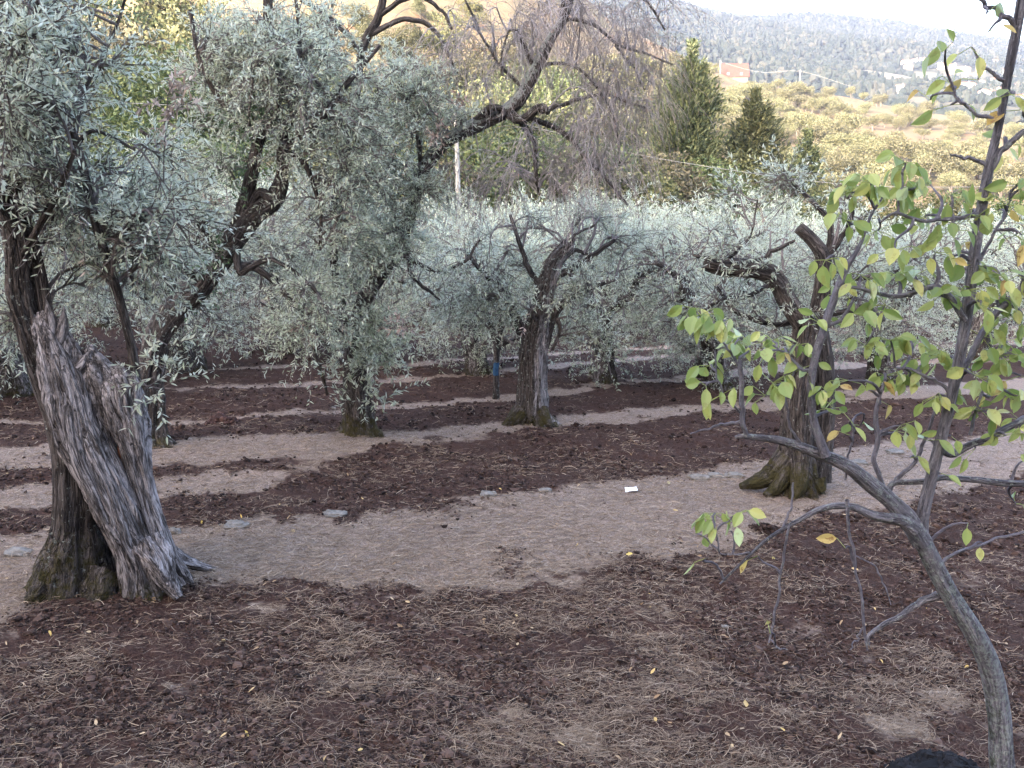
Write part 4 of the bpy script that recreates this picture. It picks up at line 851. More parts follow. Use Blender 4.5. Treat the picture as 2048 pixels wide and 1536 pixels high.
# ---------------- olives scattered over the sunlit hillside
def small_olive(seed):
    rng = np.random.default_rng(seed); mb = MB(); H = rng.uniform(3.2, 4.2)
    for i in range(3):
        a = rng.random()*6.28; limb(mb, [(0, 0, -.3, .2), (math.cos(a)*.2, math.sin(a)*.2, .8, .15), (math.cos(a)*.9, math.sin(a)*.9, H*.65, .05)], n=5, K=7, seed=seed+i, cap=False, mat=1)
    n = 2800; L = 8; ctr = np.stack([rng.normal(size=L)*.95, rng.normal(size=L)*.95, rng.uniform(.38, .82, L)*H], -1); i = rng.integers(0, L, n); u = nrmz(rng.normal(size=(n, 3)))
    C = ctr[i]+u*(rng.uniform(.5, 1.1, n))[:, None]*np.array([1, 1, .8]); d = nrmz(u*.5+rng.normal(size=(n, 3))*.7+[0, 0, .4]); nv = u+rng.normal(size=(n, 3))*.6; nv -= d*(nv*d).sum(-1, keepdims=True)
    leaves(mb, C, d, nrmz(nv), rng.uniform(.17, .38, n), rng.uniform(.07, .15, n), rng, prof=((.45, 1),))
    return tag(mb.obj('olive_tree', [OLIVE_SUN, FARBARK]), 'small olive', 'olive tree', 'olive trees on the sunlit hillside')
SO = [small_olive(700+i) for i in range(5)]
rng = np.random.default_rng(8); placed = []; tries = 0
def clear(p): return fbm(p3(p[0]*.035, p[1]*.035), 3, 44) > .16
cells = []
while len(placed) < 292 and tries < 12000:
    tries += 1
    px = rng.uniform(1180, 2070); py = rng.uniform(135, 400)
    h = hit(px, py, 70, 340)
    if h[1] > 335 or h[1] < 78: continue
    if clear(h) and rng.random() < .9: continue
    if abs(px-1466) < 45 and py < 190: continue
    sp_ = 2.6+h[1]*.006
    if placed and min(np.hypot(h[0]-q_[0], h[1]-q_[1]) for q_ in placed) < sp_: continue
    placed.append(h)
for i, h in enumerate(placed):
    v_ = 'low on the near side' if h[1] < 125 else 'midway up' if h[1] < 210 else 'near the ridge'
    u_ = h[0]/h[1]; s_ = 'behind the cypresses' if u_ < .3 else 'right of the cypresses' if u_ < .44 else 'behind the pear tree'
    lb = 'small silvery olive %s of the sunlit hillside %s' % (v_, s_)
    sc = rng.uniform(.65, 1.5)
    if i < 5: o = SO[i]; o.location = tuple(h-[0, 0, .1]); o.rotation_euler = (0, 0, rng.random()*6); o.scale = (sc,)*3
    else:
        o = SO[i % 5].copy(); COL.objects.link(o); o.location = tuple(h-[0, 0, .1]); o.rotation_euler = (0, 0, rng.random()*6); o.scale = (sc, sc, sc*rng.uniform(.8, 1.1))
    o['label'] = lb
# ---------------- woods of the far hill, one mass
ico_v = []; 
t_ = (1+5**.5)/2
ICO = nrmz(np.array([(-1, t_, 0), (1, t_, 0), (-1, -t_, 0), (1, -t_, 0), (0, -1, t_), (0, 1, t_), (0, -1, -t_), (0, 1, -t_), (t_, 0, -1), (t_, 0, 1), (-t_, 0, -1), (-t_, 0, 1)], float))
ICF = np.array([(0, 11, 5), (0, 5, 1), (0, 1, 7), (0, 7, 10), (0, 10, 11), (1, 5, 9), (5, 11, 4), (11, 10, 2), (10, 7, 6), (7, 1, 8), (3, 9, 4), (3, 4, 2), (3, 2, 6), (3, 6, 8), (3, 8, 9), (4, 9, 5), (2, 4, 11), (6, 2, 10), (8, 6, 7), (9, 8, 1)])
def lumps(mb, C, S, rng, jit=.25, mat=0, k0=None):
    n = len(C); V = ICO[None]*(1+rng.normal(size=(n, 12, 1))*jit)*S[:, None, :]; a = rng.random(n)*6.28
    ca, sa = np.cos(a)[:, None], np.sin(a)[:, None]; V = np.stack([V[..., 0]*ca-V[..., 1]*sa, V[..., 0]*sa+V[..., 1]*ca, V[..., 2]], -1)+C[:, None]
    F = (ICF[None]+(np.arange(n)*12)[:, None, None]).reshape(-1, 3); k = np.zeros((n, 12, 3)); k[..., 0] = (rng.random(n) if k0 is None else k0)[:, None]
    mb.add(V, F, mat, None, k.reshape(-1, 3))
n = 30000; u = rng.uniform(.0, .72, n); Yf = rng.uniform(480**2, 1520**2, n)**.5; Xf = u*Yf
den = fbm(p3(Xf*.006, Yf*.006), 4, 51); keep = den > -.28+.10*(u > .42)*(Yf < 900); Xf, Yf = Xf[keep], Yf[keep]; Zf = ground_z(Xf, Yf)
hs = rng.uniform(1.8, 3.7, len(Xf)); con = rng.random(len(Xf)) < .25
S = np.stack([hs*np.where(con, .55, 1), hs*np.where(con, .55, 1), hs*np.where(con, 1.7, .95)], -1)
mb = MB(); lumps(mb, np.stack([Xf, Yf, Zf+hs*.7], -1), S, rng, .2); o = mb.obj('far_woods', rnd_mat('far_wood_leaf', ((0, (.008, .012, .010)), (.6, (.017, .022, .018)), (1, (.034, .034, .026)))), smooth=False); o['kind'] = 'stuff'

# ---------------- houses of the village and the red roofed farmhouse
WALLS = [plain_mat('plaster_%s' % nm, c, tuple(v*.85 for v in c), .6) for nm, c in (('cream', (.36, .32, .27)), ('white', (.45, .435, .41)), ('ochre', (.30, .23, .16)))]
TILE = plain_mat('terracotta_roof', (.13, .058, .04), (.18, .09, .062), 1.5, .97); REDT = plain_mat('red_roof', (.075, .03, .025), (.10, .043, .036), 1.5, .97); WIN = plain_mat('dark_window', (.05, .05, .06), (.09, .09, .1), 1)
def box(mb, x0, x1, y0, y1, z0, z1):
    V = [(x, y, z) for x in (x0, x1) for y in (y0, y1) for z in (z0, z1)]; mb.add(V, np.array([(0, 1, 3, 2), (4, 6, 7, 5), (0, 4, 5, 1), (2, 3, 7, 6), (0, 2, 6, 4), (1, 5, 7, 3)]))
def house(kind, L, D, H, roofm, wallm, pt_=.2):
    r = thing('house', (0, 0, 0), 'house', 'house'); mb = MB(); box(mb, -L/2, L/2, -D/2, D/2, -2.5, H)
    mb.add([(-L/2, -D/2, H), (-L/2, D/2, H), (-L/2, 0, H+D*pt_), (L/2, -D/2, H), (L/2, D/2, H), (L/2, 0, H+D*pt_)], np.array([(0, 2, 1), (3, 4, 5)])); mb.obj('wall', wallm, r, False)
    mb = MB(); e = .5; rz = H+D*pt_+.12
    for s in (-1, 1):
        y = s*(D/2+e); z0 = H-pt_*e*2
        mb.add([(-L/2-e, y, z0), (L/2+e, y, z0), (L/2+e, 0, rz), (-L/2-e, 0, rz), (-L/2-e, y, z0+.2), (L/2+e, y, z0+.2), (L/2+e, 0, rz+.2), (-L/2-e, 0, rz+.2)], np.array([(0, 1, 2, 3), (4, 5, 6, 7), (0, 1, 5, 4), (1, 2, 6, 5), (3, 0, 4, 7)]))
    ro = mb.obj('roof', roofm, r, False); mb = MB(); box(mb, L*.2, L*.2+.7, .4, 1.1, H, rz+1); mb.obj('chimney', wallm, ro, False)
    nw = max(2, int(L/3.2))
    for fl in range(2 if H > 4.5 else 1):
        for i in range(nw):
            x = -L/2+L*(i+.5)/nw; mb = MB(); box(mb, x-.5, x+.5, -D/2-.04, -D/2+.05, 1+fl*2.9, 2.4+fl*2.9); mb.obj('window', WIN, r, False)
    return r
HK = [house(0, 11, 8, 5.6, TILE, WALLS[0]), house(1, 8, 7, 6.2, TILE, WALLS[1]), house(2, 15, 9, 5.2, TILE, WALLS[1]), house(3, 9, 8, 8., TILE, WALLS[2])]
FH = house(4, 9., 8, 1.3, REDT, plain_mat('plaster_pink', (.12, .082, .066), (.16, .115, .094), .8, .97), .5); h = at(1466, 158, 332); FH.location = (h[0], 332, float(ground_z(h[0], 332))-.3); FH.rotation_euler = (0, 0, -.1)
tag(FH, 'red roofed farmhouse on the ridge of the sunlit hillside', 'house')
vil = [(1440, 120, 2), (1830, 130, 1), (1812, 132, 0), (1845, 128, 1), (1800, 186, 1), (1825, 90, 0), (1905, 140, 1), (1925, 145, 2), (1890, 160, 0), (1915, 165, 1), (1945, 160, 2), (1930, 180, 2), (1960, 175, 1), (1985, 168, 0), (2005, 190, 2), (2030, 180, 1), (1975, 195, 2), (2040, 205, 2), (1880, 138, 1), (1960, 145, 3), (2010, 150, 1), (1900, 95, 1), (1990, 130, 0), (1815, 145, 3), (1790, 170, 1)][1:]
vl = ['white two storey house at the upper left of the village', 'cream house at the left end of the village', 'white house in the pair above the village', 'pale house alone at the left foot of the village', 'small cream house high on the far hill', 'white house at the upper middle of the village', 'long white house in the upper middle of the village', 'cream house below the long white one', 'white house beside the cream one in mid village', 'long white house in mid village behind the brown pear leaf', 'long white house low in mid village', 'narrow white house beside the low long one', 'cream house near the pear stem', 'long white house right of the pear stem, low', 'white house at the right edge, mid height', 'long low white house beside the pear stem', 'long white house at the bottom right of the village', 'small white house over the brown pear leaf', 'tall ochre house behind the pear stem', 'white house up the hill right of the pear stem', 'small white house high on the hill above the village', 'cream house up the hill by the pear stem', 'tall ochre house at the left of the village', 'small white house left of the pale lone one']
hu = set()
for i, (px, py, kd) in enumerate(vil):
    p = hit(px, py, 500, 1500); a = rng.uniform(-.6, .6)
    if kd in hu: o = dup(HK[kd], p, a, .72, vl[i], 'houses of the village on the far hill')
    else: hu.add(kd); o = HK[kd]; o.location = tuple(p); o.rotation_euler = (0, 0, a); o.scale = (.75,)*3; tag(o, vl[i], 'house', 'houses of the village on the far hill')

# ---------------- pole and wire
CONC = plain_mat('weathered_pole', (.26, .24, .22), (.5, .48, .46), 6); WIREM = plain_mat('pale_cable', (.22, .21, .2), (.32, .31, .3), 3)
def pole(px, ytop, Y, r0, label):
    top = at(px, ytop, Y); z = float(ground_z(top[0], Y)); r = thing('utility_pole', (top[0], Y, z), label, 'utility pole'); bpy.context.view_layer.update()
    mb = MB(); limb(mb, [(top[0]+.1, Y, z-.3, r0), (top[0]+.05, Y, (z+top[2])/2, r0*.9), (top[0], Y, top[2], r0*.75)], n=14, K=30, rough=.12, freq=16); mb.obj('post', CONC, r)
    mb = MB(); limb(mb, [(top[0]-.25, Y, top[2]-.12, .035), (top[0]+.25, Y, top[2]-.12, .035)], n=8, K=4, rough=0); limb(mb, [(top[0]-.2, Y, top[2]-.1, .03), (top[0]-.2, Y, top[2]+.06, .03)], n=8, K=4, rough=0); mb.obj('bracket', WIREM, r); return top
pt = pole(911, 203, 36, .1, 'weathered pale pole standing behind the lichened olive limb')
pole(1441, 121, 325, .16, 'thin pole on the ridge left of the red roofed house'); pole(1601, 140, 310, .16, 'thin pole on the ridge right of the red roofed house')
def wire(pts, r, label):
    c = np.array([np.append(at(p[0], p[1], p[2]), r*p[2]/36) for p in pts]); mb = MB(); limb(mb, c, K=60, n=6, rough=0); tag(mb.obj('cable', WIREM), label, 'cable')
wire([(911, 210, 36), (1100, 262, 36), (1290, 312, 36), (1640, 364, 35), (1850, 374, 35), (2048, 370, 35), (2300, 350, 34)], .011, 'pale cable sagging from the pole to the right across the cypresses')
wire([(911, 210, 36), (700, 222, 36), (470, 216, 35), (200, 203, 34), (60, 195, 34), (-200, 172, 33)], .011, 'pale cable running left from the pole behind the big olive')
wire([(1441, 124, 325), (1520, 144, 320), (1601, 143, 310), (1700, 172, 300)], .003, 'thin cable between the two poles on the sunlit ridge')

# ================================================================== loose things on the orchard floor
rng = np.random.default_rng(9)
STRAWM = rnd_mat('dry_straw', ((0, (.05, .029, .019)), (.4, (.155, .102, .067)), (.75, (.28, .205, .145)), (1, (.44, .35, .27))), .8)
CLODM = rnd_mat('dark_clod', ((0, (.009, .0048, .0038)), (.6, (.044, .025, .019)), (1, (.095, .059, .046))), 1.)
n = 420000
d_ = 1/(1/2.6-rng.random(n)*(1/2.6-1/15.)); a = rng.uniform(-.62, .62, n); X = d_*np.sin(a); Y = d_*np.cos(a)
m = soil_mask(X, Y); cl = sstep(-.15, .35, fbm(p3(X*2.2, Y*2.2), 3, 61))
keep = rng.random(n) < np.where(m < .5, .9, np.clip(.10+.44*cl, 0, 1)); X, Y, m, d_ = X[keep], Y[keep], m[keep], d_[keep]
n = len(X); th = rng.random(n)*6.283; th = np.where(rng.random(n) < .5, rng.normal(size=n)*.5+.15, th)
L = rng.gamma(2.0, .018, n)+.018; L = np.minimum(L, .24); wd = rng.uniform(.0011, .0028, n)*np.clip(d_/4.6, .55, 2.2)
T = np.stack([np.cos(th), np.sin(th), rng.normal(size=n)*.16], -1); S = np.stack([-np.sin(th), np.cos(th), rng.normal(size=n)*.4], -1)
B = np.stack([X, Y, ground_top(X, Y)+.006+rng.random(n)**2*.02], -1); cv = rng.normal(size=n)*.12
mb = MB(); s = np.linspace(-.5, .5, 4)
P = B[:, None]+T[:, None]*(L[:, None]*s)[..., None]+S[:, None]*((cv*L)[:, None]*(s**2*4-.5))[..., None]
V = np.stack([P-S[:, None]*(wd/2)[:, None, None], P+S[:, None]*(wd/2)[:, None, None]], 2)
F = (np.array([(0, 1, 3, 2), (2, 3, 5, 4), (4, 5, 7, 6)])[None]+(np.arange(n)*8)[:, None, None]).reshape(-1, 4)
k = np.zeros((n, 8, 3)); k[..., 0] = np.clip(rng.beta(2, 2, n)-.1*(m > .5), 0, 1)[:, None]
mb.add(V, F, 0, None, k.reshape(-1, 3)); o = mb.obj('straw', STRAWM, smooth=False); o['kind'] = 'stuff'
n = 240000
d_ = 1/(1/2.6-rng.random(n)*(1/2.6-1/17.)); a = rng.uniform(-.62, .62, n); X = d_*np.sin(a); Y = d_*np.cos(a); m = soil_mask(X, Y)
cl = fbm(p3(X*3.5, Y*3.5), 3, 66); keep = (rng.random(n) < np.clip(.5+cl*1.7, 0, 1)*np.clip(m*1.3, 0, 1)**1.5); X, Y, d_ = X[keep], Y[keep], d_[keep]
sz = np.minimum(rng.gamma(1.5, .0026, len(X))+.0026, .024)*np.clip(d_/6, .9, 1.5)
mb = MB(); lumps(mb, np.stack([X, Y, ground_top(X, Y)+sz*.35], -1), np.stack([sz*rng.uniform(.8, 1.5, len(X)), sz*rng.uniform(.8, 1.4, len(X)), sz*.8], -1), rng, .28)
o = mb.obj('soil_clods', CLODM, smooth=False); o['kind'] = 'stuff'
# fallen leaves, scattered
n = 420; d_ = 1/(1/2.8-rng.random(n)*(1/2.8-1/11.)); a = rng.uniform(-.6, .6, n); X = d_*np.sin(a); Y = d_*np.cos(a)
nv = nrmz(rng.normal(size=(n, 3))*.3+[0, 0, 1]); d = rng.normal(size=(n, 3)); d = nrmz(d-nv*(d*nv).sum(-1, keepdims=True))
mb = MB(); leaves(mb, np.stack([X, Y, ground_top(X, Y)+.02], -1), d, nv, rng.uniform(.02, .05, n), rng.uniform(.008, .018, n), rng, bend=.3)
o = mb.obj('leaf_litter', leaf_mat('fallen_leaf', ((0, (.12, .07, .04)), (.5, (.3, .19, .1)), (.85, (.45, .33, .2)), (1, (.55, .36, .08))), trans=.15, rough=.8)); o['kind'] = 'stuff'
FY = leaf_mat('fallen_pear_leaf', ((0, (.5, .33, .08)), (1, (.62, .46, .2))), trans=.2)
for i, (px, py, lb) in enumerate([(1345, 1024, 'yellow fallen leaf on the dry grass left of the mossy olive foot'), (1340, 968, 'yellow fallen leaf beside the white stones'), (590, 1070, 'pale fallen leaf on the dry grass right of the split trunk'), (1490, 1443, 'pale fallen leaf low in the straw, nearest the viewer'), (1545, 1132, 'yellow fallen leaf on the dark manure under the pear branch'), (1850, 1228, 'yellow fallen leaf beside the pear trunk'),
     (150, 1143+5, 'pale fallen leaf at the foot of the split trunk'), (1700, 1148, 'orange fallen leaf on the manure behind the hanging twig'), (1265, 1118, 'yellow fallen leaf at the edge of the manure')]):
    g = on_ground(px, py); z = gz(g[0], g[1])+.015; mb = MB(); leaves(mb, np.array([[g[0], g[1], z]]), nrmz(np.array([[rng.normal(), rng.normal(), .05]])), nrmz(np.array([[.2, -.55, .8]])), .055, .03, rng, prof=((.2, .7), (.45, 1), (.78, .6)), bend=.3)
    tag(mb.obj('fallen_leaf', FY), lb, 'leaf', 'fallen pear leaves')
# stones at the edges of the terraces
STONE = plain_mat('pale_limestone', (.11, .095, .082), (.25, .22, .195), 26, .9, .02)
def stone(px, py, wpx_, hpx, label, cat='stone', mat=STONE, name='stone', grp='stones along the grass strips'):
    wpx = wpx_*(.7 if px < 1300 else 1); g = on_ground(px, py); sc = g[1]/FPX; r = np.random.default_rng(int(px*7+py)); u = nrmz(r.normal(size=(1, 3)))
    th = np.linspace(0, np.pi, 17); ph = np.linspace(0, 2*np.pi, 28, endpoint=False); D = np.stack([np.sin(th)[:, None]*np.cos(ph), np.sin(th)[:, None]*np.sin(ph), np.cos(th)[:, None]*np.ones(28)], -1)
    q_ = np.sign(D)*np.abs(D)**.55; R = 1+.75*fbm(D*1.7+px, 4, int(py))+.08*vn(D*9, 3)
    V = q_*R[..., None]*np.array([wpx*sc/2, wpx*sc*.36, hpx*sc*.38]); mb = MB(); mb.add(V+np.array([g[0], g[1], gz(g[0], g[1])+hpx*sc*.0]), grid_faces(17, 28, True)); return tag(mb.obj(name, mat), label, cat, grp)
for s_ in [(1398, 958, 44, 24, 'white stone left of the pair beside the mossy olive foot'), (1432, 955, 34, 16, 'white stone between two others beside the mossy olive foot'), (1468, 956, 40, 16, 'flat white stone touching the mossy olive foot'), (1090, 991, 40, 14, 'pale flat stone on the grass edge, middle of the strip'), (978, 1000, 46, 22, 'grey stone with a ridge on the middle grass edge'), (672, 1032, 66, 16, 'long flat grey stone on the grass edge'), (470, 1056, 70, 18, 'flat grey stone on the grass edge near the split trunk'),
   (348, 1066, 34, 28, 'pale upright stone at the right root of the split trunk'), (40, 1106, 80, 26, 'long pale stone left of the split trunk'), (1655, 940, 26, 18, 'pale stone right of the mossy olive trunk'), (1715, 925, 40, 14, 'flat pale stone behind the thick pear limb'), (1452, 1258, 20, 20, 'small white stone in the manure between the hanging twigs'), (665, 818, 20, 10, 'small pale stone beyond the half dead olive'), (1790, 905, 34, 12, 'flat pale stone right of the thick pear limb')]: stone(*s_)
# scrap of white paper
g = on_ground(1262, 988); mb = MB(); sx = np.linspace(-.055, .055, 9); X, Y = np.meshgrid(sx, np.linspace(-.04, .04, 7), indexing='ij')
V = p3(X+g[0], Y+g[1], gz(g[0], g[1])+.03+fbm(p3(X*18, Y*18), 2, 5)*.035+Y*.3); mb.add(V, grid_faces(9, 7)); tag(mb.obj('paper_scrap', plain_mat('white_paper', (.75, .76, .8), (.82, .83, .86), 20)), 'crumpled white paper scrap on the dry grass', 'paper')
# heap of dark clods under the pear tree, foreground heaps
def heap(px, py, rx, ry, h, n, label, mat=CLODM, szr=(.008, .022), light=0.):
    g = on_ground(px, py); sc = g[1]/FPX; r = np.random.default_rng(int(px)); ang = r.random(n)*6.283; q = r.random(n)**.6
    X = g[0]+np.cos(ang)*q*rx*sc; Y = g[1]+np.sin(ang)*q*ry*sc; z = ground_top(X, Y)+h*np.clip(1-q*q, 0, 1)*(.75+.5*fbm(p3(X*9, Y*9), 2, 3)); s_ = r.uniform(*szr, n)
    mb = MB()
    th = np.linspace(0, 1, 9); ph = np.linspace(0, 6.283, 24, endpoint=False); xx = g[0]+np.cos(ph)[None]*th[:, None]*rx*sc; yy = g[1]+np.sin(ph)[None]*th[:, None]*ry*sc
    mb.add(p3(xx, yy, ground_top(xx, yy)+h*.95*(1-th[:, None]**2)-.02), grid_faces(9, 24, True), 0, None, (.1+light, 0, 0))
    lumps(mb, np.stack([X, Y, z], -1), np.stack([s_, s_*r.uniform(.7, 1.1, n), s_*.8], -1), r, .3, k0=np.clip(r.random(n)*.8+light, 0, 1)); return tag(mb.obj('soil_heap', mat, smooth=False), label, 'soil heap')
BLACK = rnd_mat('black_humus', ((0, (.004, .004, .005)), (.8, (.015, .014, .016)), (.96, (.03, .03, .033)), (1, (.2, .2, .22))), 1.)
heap(1890, 1590, 140, 110, .16, 1500, 'black heap of humus at the foot of the pear trunk', BLACK, (.008, .024))
heap(445, 846, 34, 30, .13, 160, 'reddish heap of clods behind the split trunk', rnd_mat('reddish_clod', ((0, (.03, .014, .012)), (1, (.13, .07, .055)))), (.012, .03))
heap(1530, 1068, 34, 34, .06, 120, 'small heap of dark clods below the lower pear branch')
# tufts of dry grass in the manure
for i, (px, py, sz_, lb) in enumerate([(690, 1285, .16, 'tangle of tan dry grass in the middle of the manure'), (545, 1420, .13, 'small tangle of dry grass lower left'), (1000, 1260, .12, 'thin tangle of dry grass right of the tan one')]):
    g = on_ground(px, py); r = np.random.default_rng(i); nb = 70; th = r.random(nb)*6.28; el = r.uniform(.0, .75, nb); d = np.stack([np.cos(th)*np.cos(el), np.sin(th)*np.cos(el), np.sin(el)], -1); L = r.uniform(.5, 1.5, nb)*sz_; s = np.linspace(0, 1, 6)
    Q = np.array([g[0], g[1], gz(g[0], g[1])])+r.normal(size=(nb, 1, 3))*[.05, .05, .0]+d[:, None]*(L[:, None]*s)[..., None]; Q[..., 2] += -(L*.55)[:, None]*s**2+.01
    mb = MB(); V, F, tc, _ = tube_arrays(Q, np.broadcast_to(.0016*(1.1-s), Q.shape[:2]), 4); mb.add(V, F, 0, tc, np.repeat(np.stack([r.uniform(.2, .8, nb), nb*[0], nb*[0]], -1), 24, 0)); tag(mb.obj('dry_grass_tuft', STRAWM), lb, 'grass tuft', 'tufts of dry grass')

# ================================================================== the pear tree in front
YP = 2.2; rng = np.random.default_rng(10)
b = at(2016, 1640, YP-.02); pear = thing('pear_tree', (b[0], b[1], gz(b[0], b[1])), 'young pear tree with yellow green leaves and a bent mossy trunk, close to the viewer', 'pear tree'); bpy.context.view_layer.update()
sk = Skel(); mb = MB()
foot = np.array([[b[0]+.03, b[1], gz(b[0], b[1])-.1, .06], [b[0]+.015, b[1], gz(b[0], b[1])+.12, .045]])
tr = np.vstack([foot, pxpts([(2012, 1620, 50), (2004, 1536, 45), (1998, 1440, 42), (1984, 1350, 40), (1950, 1270, 38), (1903, 1195, 36), (1868, 1130, 35), (1840, 1072, 32)], YP, .58)])
limb(mb, tr, K=90, n=32, rough=.15, freq=40, seed=151, skel=sk, kfun=lambda V, nr, t: np.stack([0*t+.05, .35+.25*nr[:, 0]*-1, 0*t+1.7], -1), cap=False)
limb(mb, pxpts([(1846, 1090, 31), (1843, 1050, 26), (1852, 1000, 24), (1880, 885, 22), (1905, 785, 21), (1930, 650, 20), (1950, 500, 19), (1975, 350, 18), (2000, 240, 15), (2020, 130, 16), (2040, 20, 17), (2052, -70, 15)], YP, .52), K=90, n=24, rough=.10, freq=45, seed=152, skel=sk, kfun=lambda V, nr, t: np.stack([0*t+.1, .3-t*1.2, .5-.6*t], -1))
mb.obj('trunk', PEAR_BARK, pear)
PB = [(PEAR_BARK, .25, [(1845, 1085, 32), (1820, 1045, 30), (1790, 1012, 26), (1745, 972, 23), (1690, 932, 19), (1630, 905, 15), (1560, 882, 12), (1492, 872, 8), (1470, 874, 4)], 0),
 (PEAR_TWIG, .0, [(1652, 912, 15), (1640, 880, 13), (1626, 830, 12), (1620, 765, 12), (1638, 690, 12), (1664, 610, 12), (1690, 540, 10), (1718, 490, 6), (1742, 430, 4), (1765, 395, 3)], -.02),
 (PEAR_TWIG, .0, [(1494, 874, 7), (1486, 840, 8), (1488, 790, 8), (1482, 735, 7), (1478, 715, 3)], -.01),
 (PEAR_BARK, .15, [(1830, 1060, 22), (1800, 1040, 18), (1750, 1030, 14), (1700, 1012, 11), (1640, 1020, 9), (1580, 1052, 7), (1510, 1100, 5), (1440, 1168, 3)], -.05),
 (PEAR_TWIG, 0, [(1578, 1052, 4.5), (1566, 1120, 4), (1556, 1190, 4), (1546, 1250, 4), (1538, 1285, 3)], -.06), (PEAR_TWIG, 0, [(1694, 1000, 7), (1698, 1060, 5), (1708, 1120, 4.5), (1722, 1190, 4), (1728, 1260, 4), (1735, 1300, 2.5)], -.08),
 (PEAR_TWIG, 0, [(1708, 1110, 3), (1740, 1125, 3), (1765, 1155, 2.5), (1782, 1210, 1.5)], -.08), (PEAR_TWIG, 0, [(1725, 1255, 3), (1712, 1285, 2.5), (1700, 1300, 1.5)], -.08), (PEAR_TWIG, 0, [(1540, 1278, 2.5), (1560, 1295, 2), (1575, 1300, 1.2)], -.06),
 (PEAR_TWIG, .0, [(1562, 1066, 4), (1580, 1020, 3.5), (1586, 965, 3)], -.05),
 (PEAR_BARK, .2, [(1876, 1190, 13), (1830, 1210, 9), (1790, 1232, 8), (1740, 1268, 6), (1738, 1290, 3)], .02), (PEAR_TWIG, 0, [(1880, 1130, 6), (1905, 1108, 5), (1970, 1085, 4), (2060, 1060, 4)], .1),
 (PEAR_BARK, .1, [(1880, 895, 13), (1905, 905, 11), (1960, 880, 10), (2060, 835, 9)], .03), (PEAR_TWIG, 0, [(1910, 770, 11), (1935, 725, 9), (1965, 660, 9), (2010, 610, 9), (2070, 560, 8)], .03),
 (PEAR_BARK, .1, [(1966, 380, 12), (1985, 330, 10), (2015, 290, 9), (2070, 245, 8)], 0), (PEAR_BARK, .1, [(1775, 985, 11), (1790, 965, 9), (1850, 962, 9), (1905, 956, 9), (1980, 964, 10), (2070, 968, 10)], .04),
 (PEAR_TWIG, 0, [(1990, 240, 7), (1950, 225, 5), (1915, 195, 4), (1905, 170, 3)], 0), (PEAR_TWIG, 0, [(2030, 50, 8), (1990, 20, 6), (1950, -10, 5)], 0), (PEAR_TWIG, 0, [(1960, 130, 3), (2008, 160, 6), (2020, 120, 5)][::-1], 0),
 (PEAR_BARK, 0, [(1930, 640, 9), (1880, 575, 8), (1800, 592, 7), (1740, 580, 6), (1690, 572, 5)], -.03), (PEAR_TWIG, 0, [(1955, 430, 8), (1900, 440, 6), (1840, 438, 5), (1788, 428, 4), (1760, 445, 3)], -.02), (PEAR_TWIG, 0, [(1790, 432, 4), (1800, 400, 3.5), (1805, 350, 3)], -.02),
 (PEAR_TWIG, 0, [(1770, 985, 10), (1752, 930, 8), (1750, 870, 8), (1755, 810, 6), (1770, 760, 4)], .02), (PEAR_TWIG, 0, [(1790, 960, 7), (1830, 925, 6), (1850, 880, 5), (1870, 820, 4)], .05), (PEAR_TWIG, 0, [(1655, 650, 6), (1680, 640, 5), (1720, 600, 4), (1770, 640, 3)], -.02),
 (PEAR_TWIG, 0, [(1940, 870, 5), (1960, 800, 4.5), (1985, 740, 4), (2000, 700, 3)], .03), (PEAR_TWIG, 0, [(1905, 790, 6), (1870, 760, 5), (1830, 740, 4), (1790, 735, 3)], .02), (PEAR_TWIG, 0, [(1940, 560, 6), (1970, 500, 5), (2000, 450, 4), (2020, 400, 3)], .02),
 (PEAR_TWIG, 0, [(1488, 842, 5), (1450, 850, 4), (1410, 858, 3), (1380, 868, 2)], 0), (PEAR_TWIG, 0, [(1485, 830, 4.5), (1455, 800, 3.5), (1440, 770, 3), (1430, 700, 2.5)], 0), (PEAR_TWIG, 0, [(1482, 740, 4), (1470, 715, 3.5), (1440, 680, 3), (1425, 650, 2)], 0), (PEAR_TWIG, 0, [(1600, 885, 5), (1580, 850, 4), (1570, 800, 3.5), (1590, 740, 3)], 0),
 (PEAR_TWIG, 0, [(1500, 1105, 3), (1470, 1110, 2.5), (1440, 1110, 2.5), (1436, 1075, 2.5), (1428, 1050, 2)], -.06), (PEAR_TWIG, 0, [(1632, 740, 5), (1600, 735, 4), (1560, 700, 3), (1545, 690, 2)], -.02), (PEAR_TWIG, 0, [(1900, 310, 3), (1945, 318, 5), (1975, 330, 6)][::-1], 0), (PEAR_TWIG, 0, [(1690, 960, 4), (1700, 900, 3.5), (1710, 850, 3)], 0)]
for j, (mt_, ms, rows, dY) in enumerate(PB):
    mb = MB(); limb(mb, pxpts([(r[0], r[1], r[2], dY) for r in rows], YP, .66), K=44, n=16 if rows[0][2] > 10 else 9, rough=.16, freq=45, seed=160+j, skel=sk, wob=.012, k=(.1, ms, 1.2)); mb.obj('branch', mt_, pear)
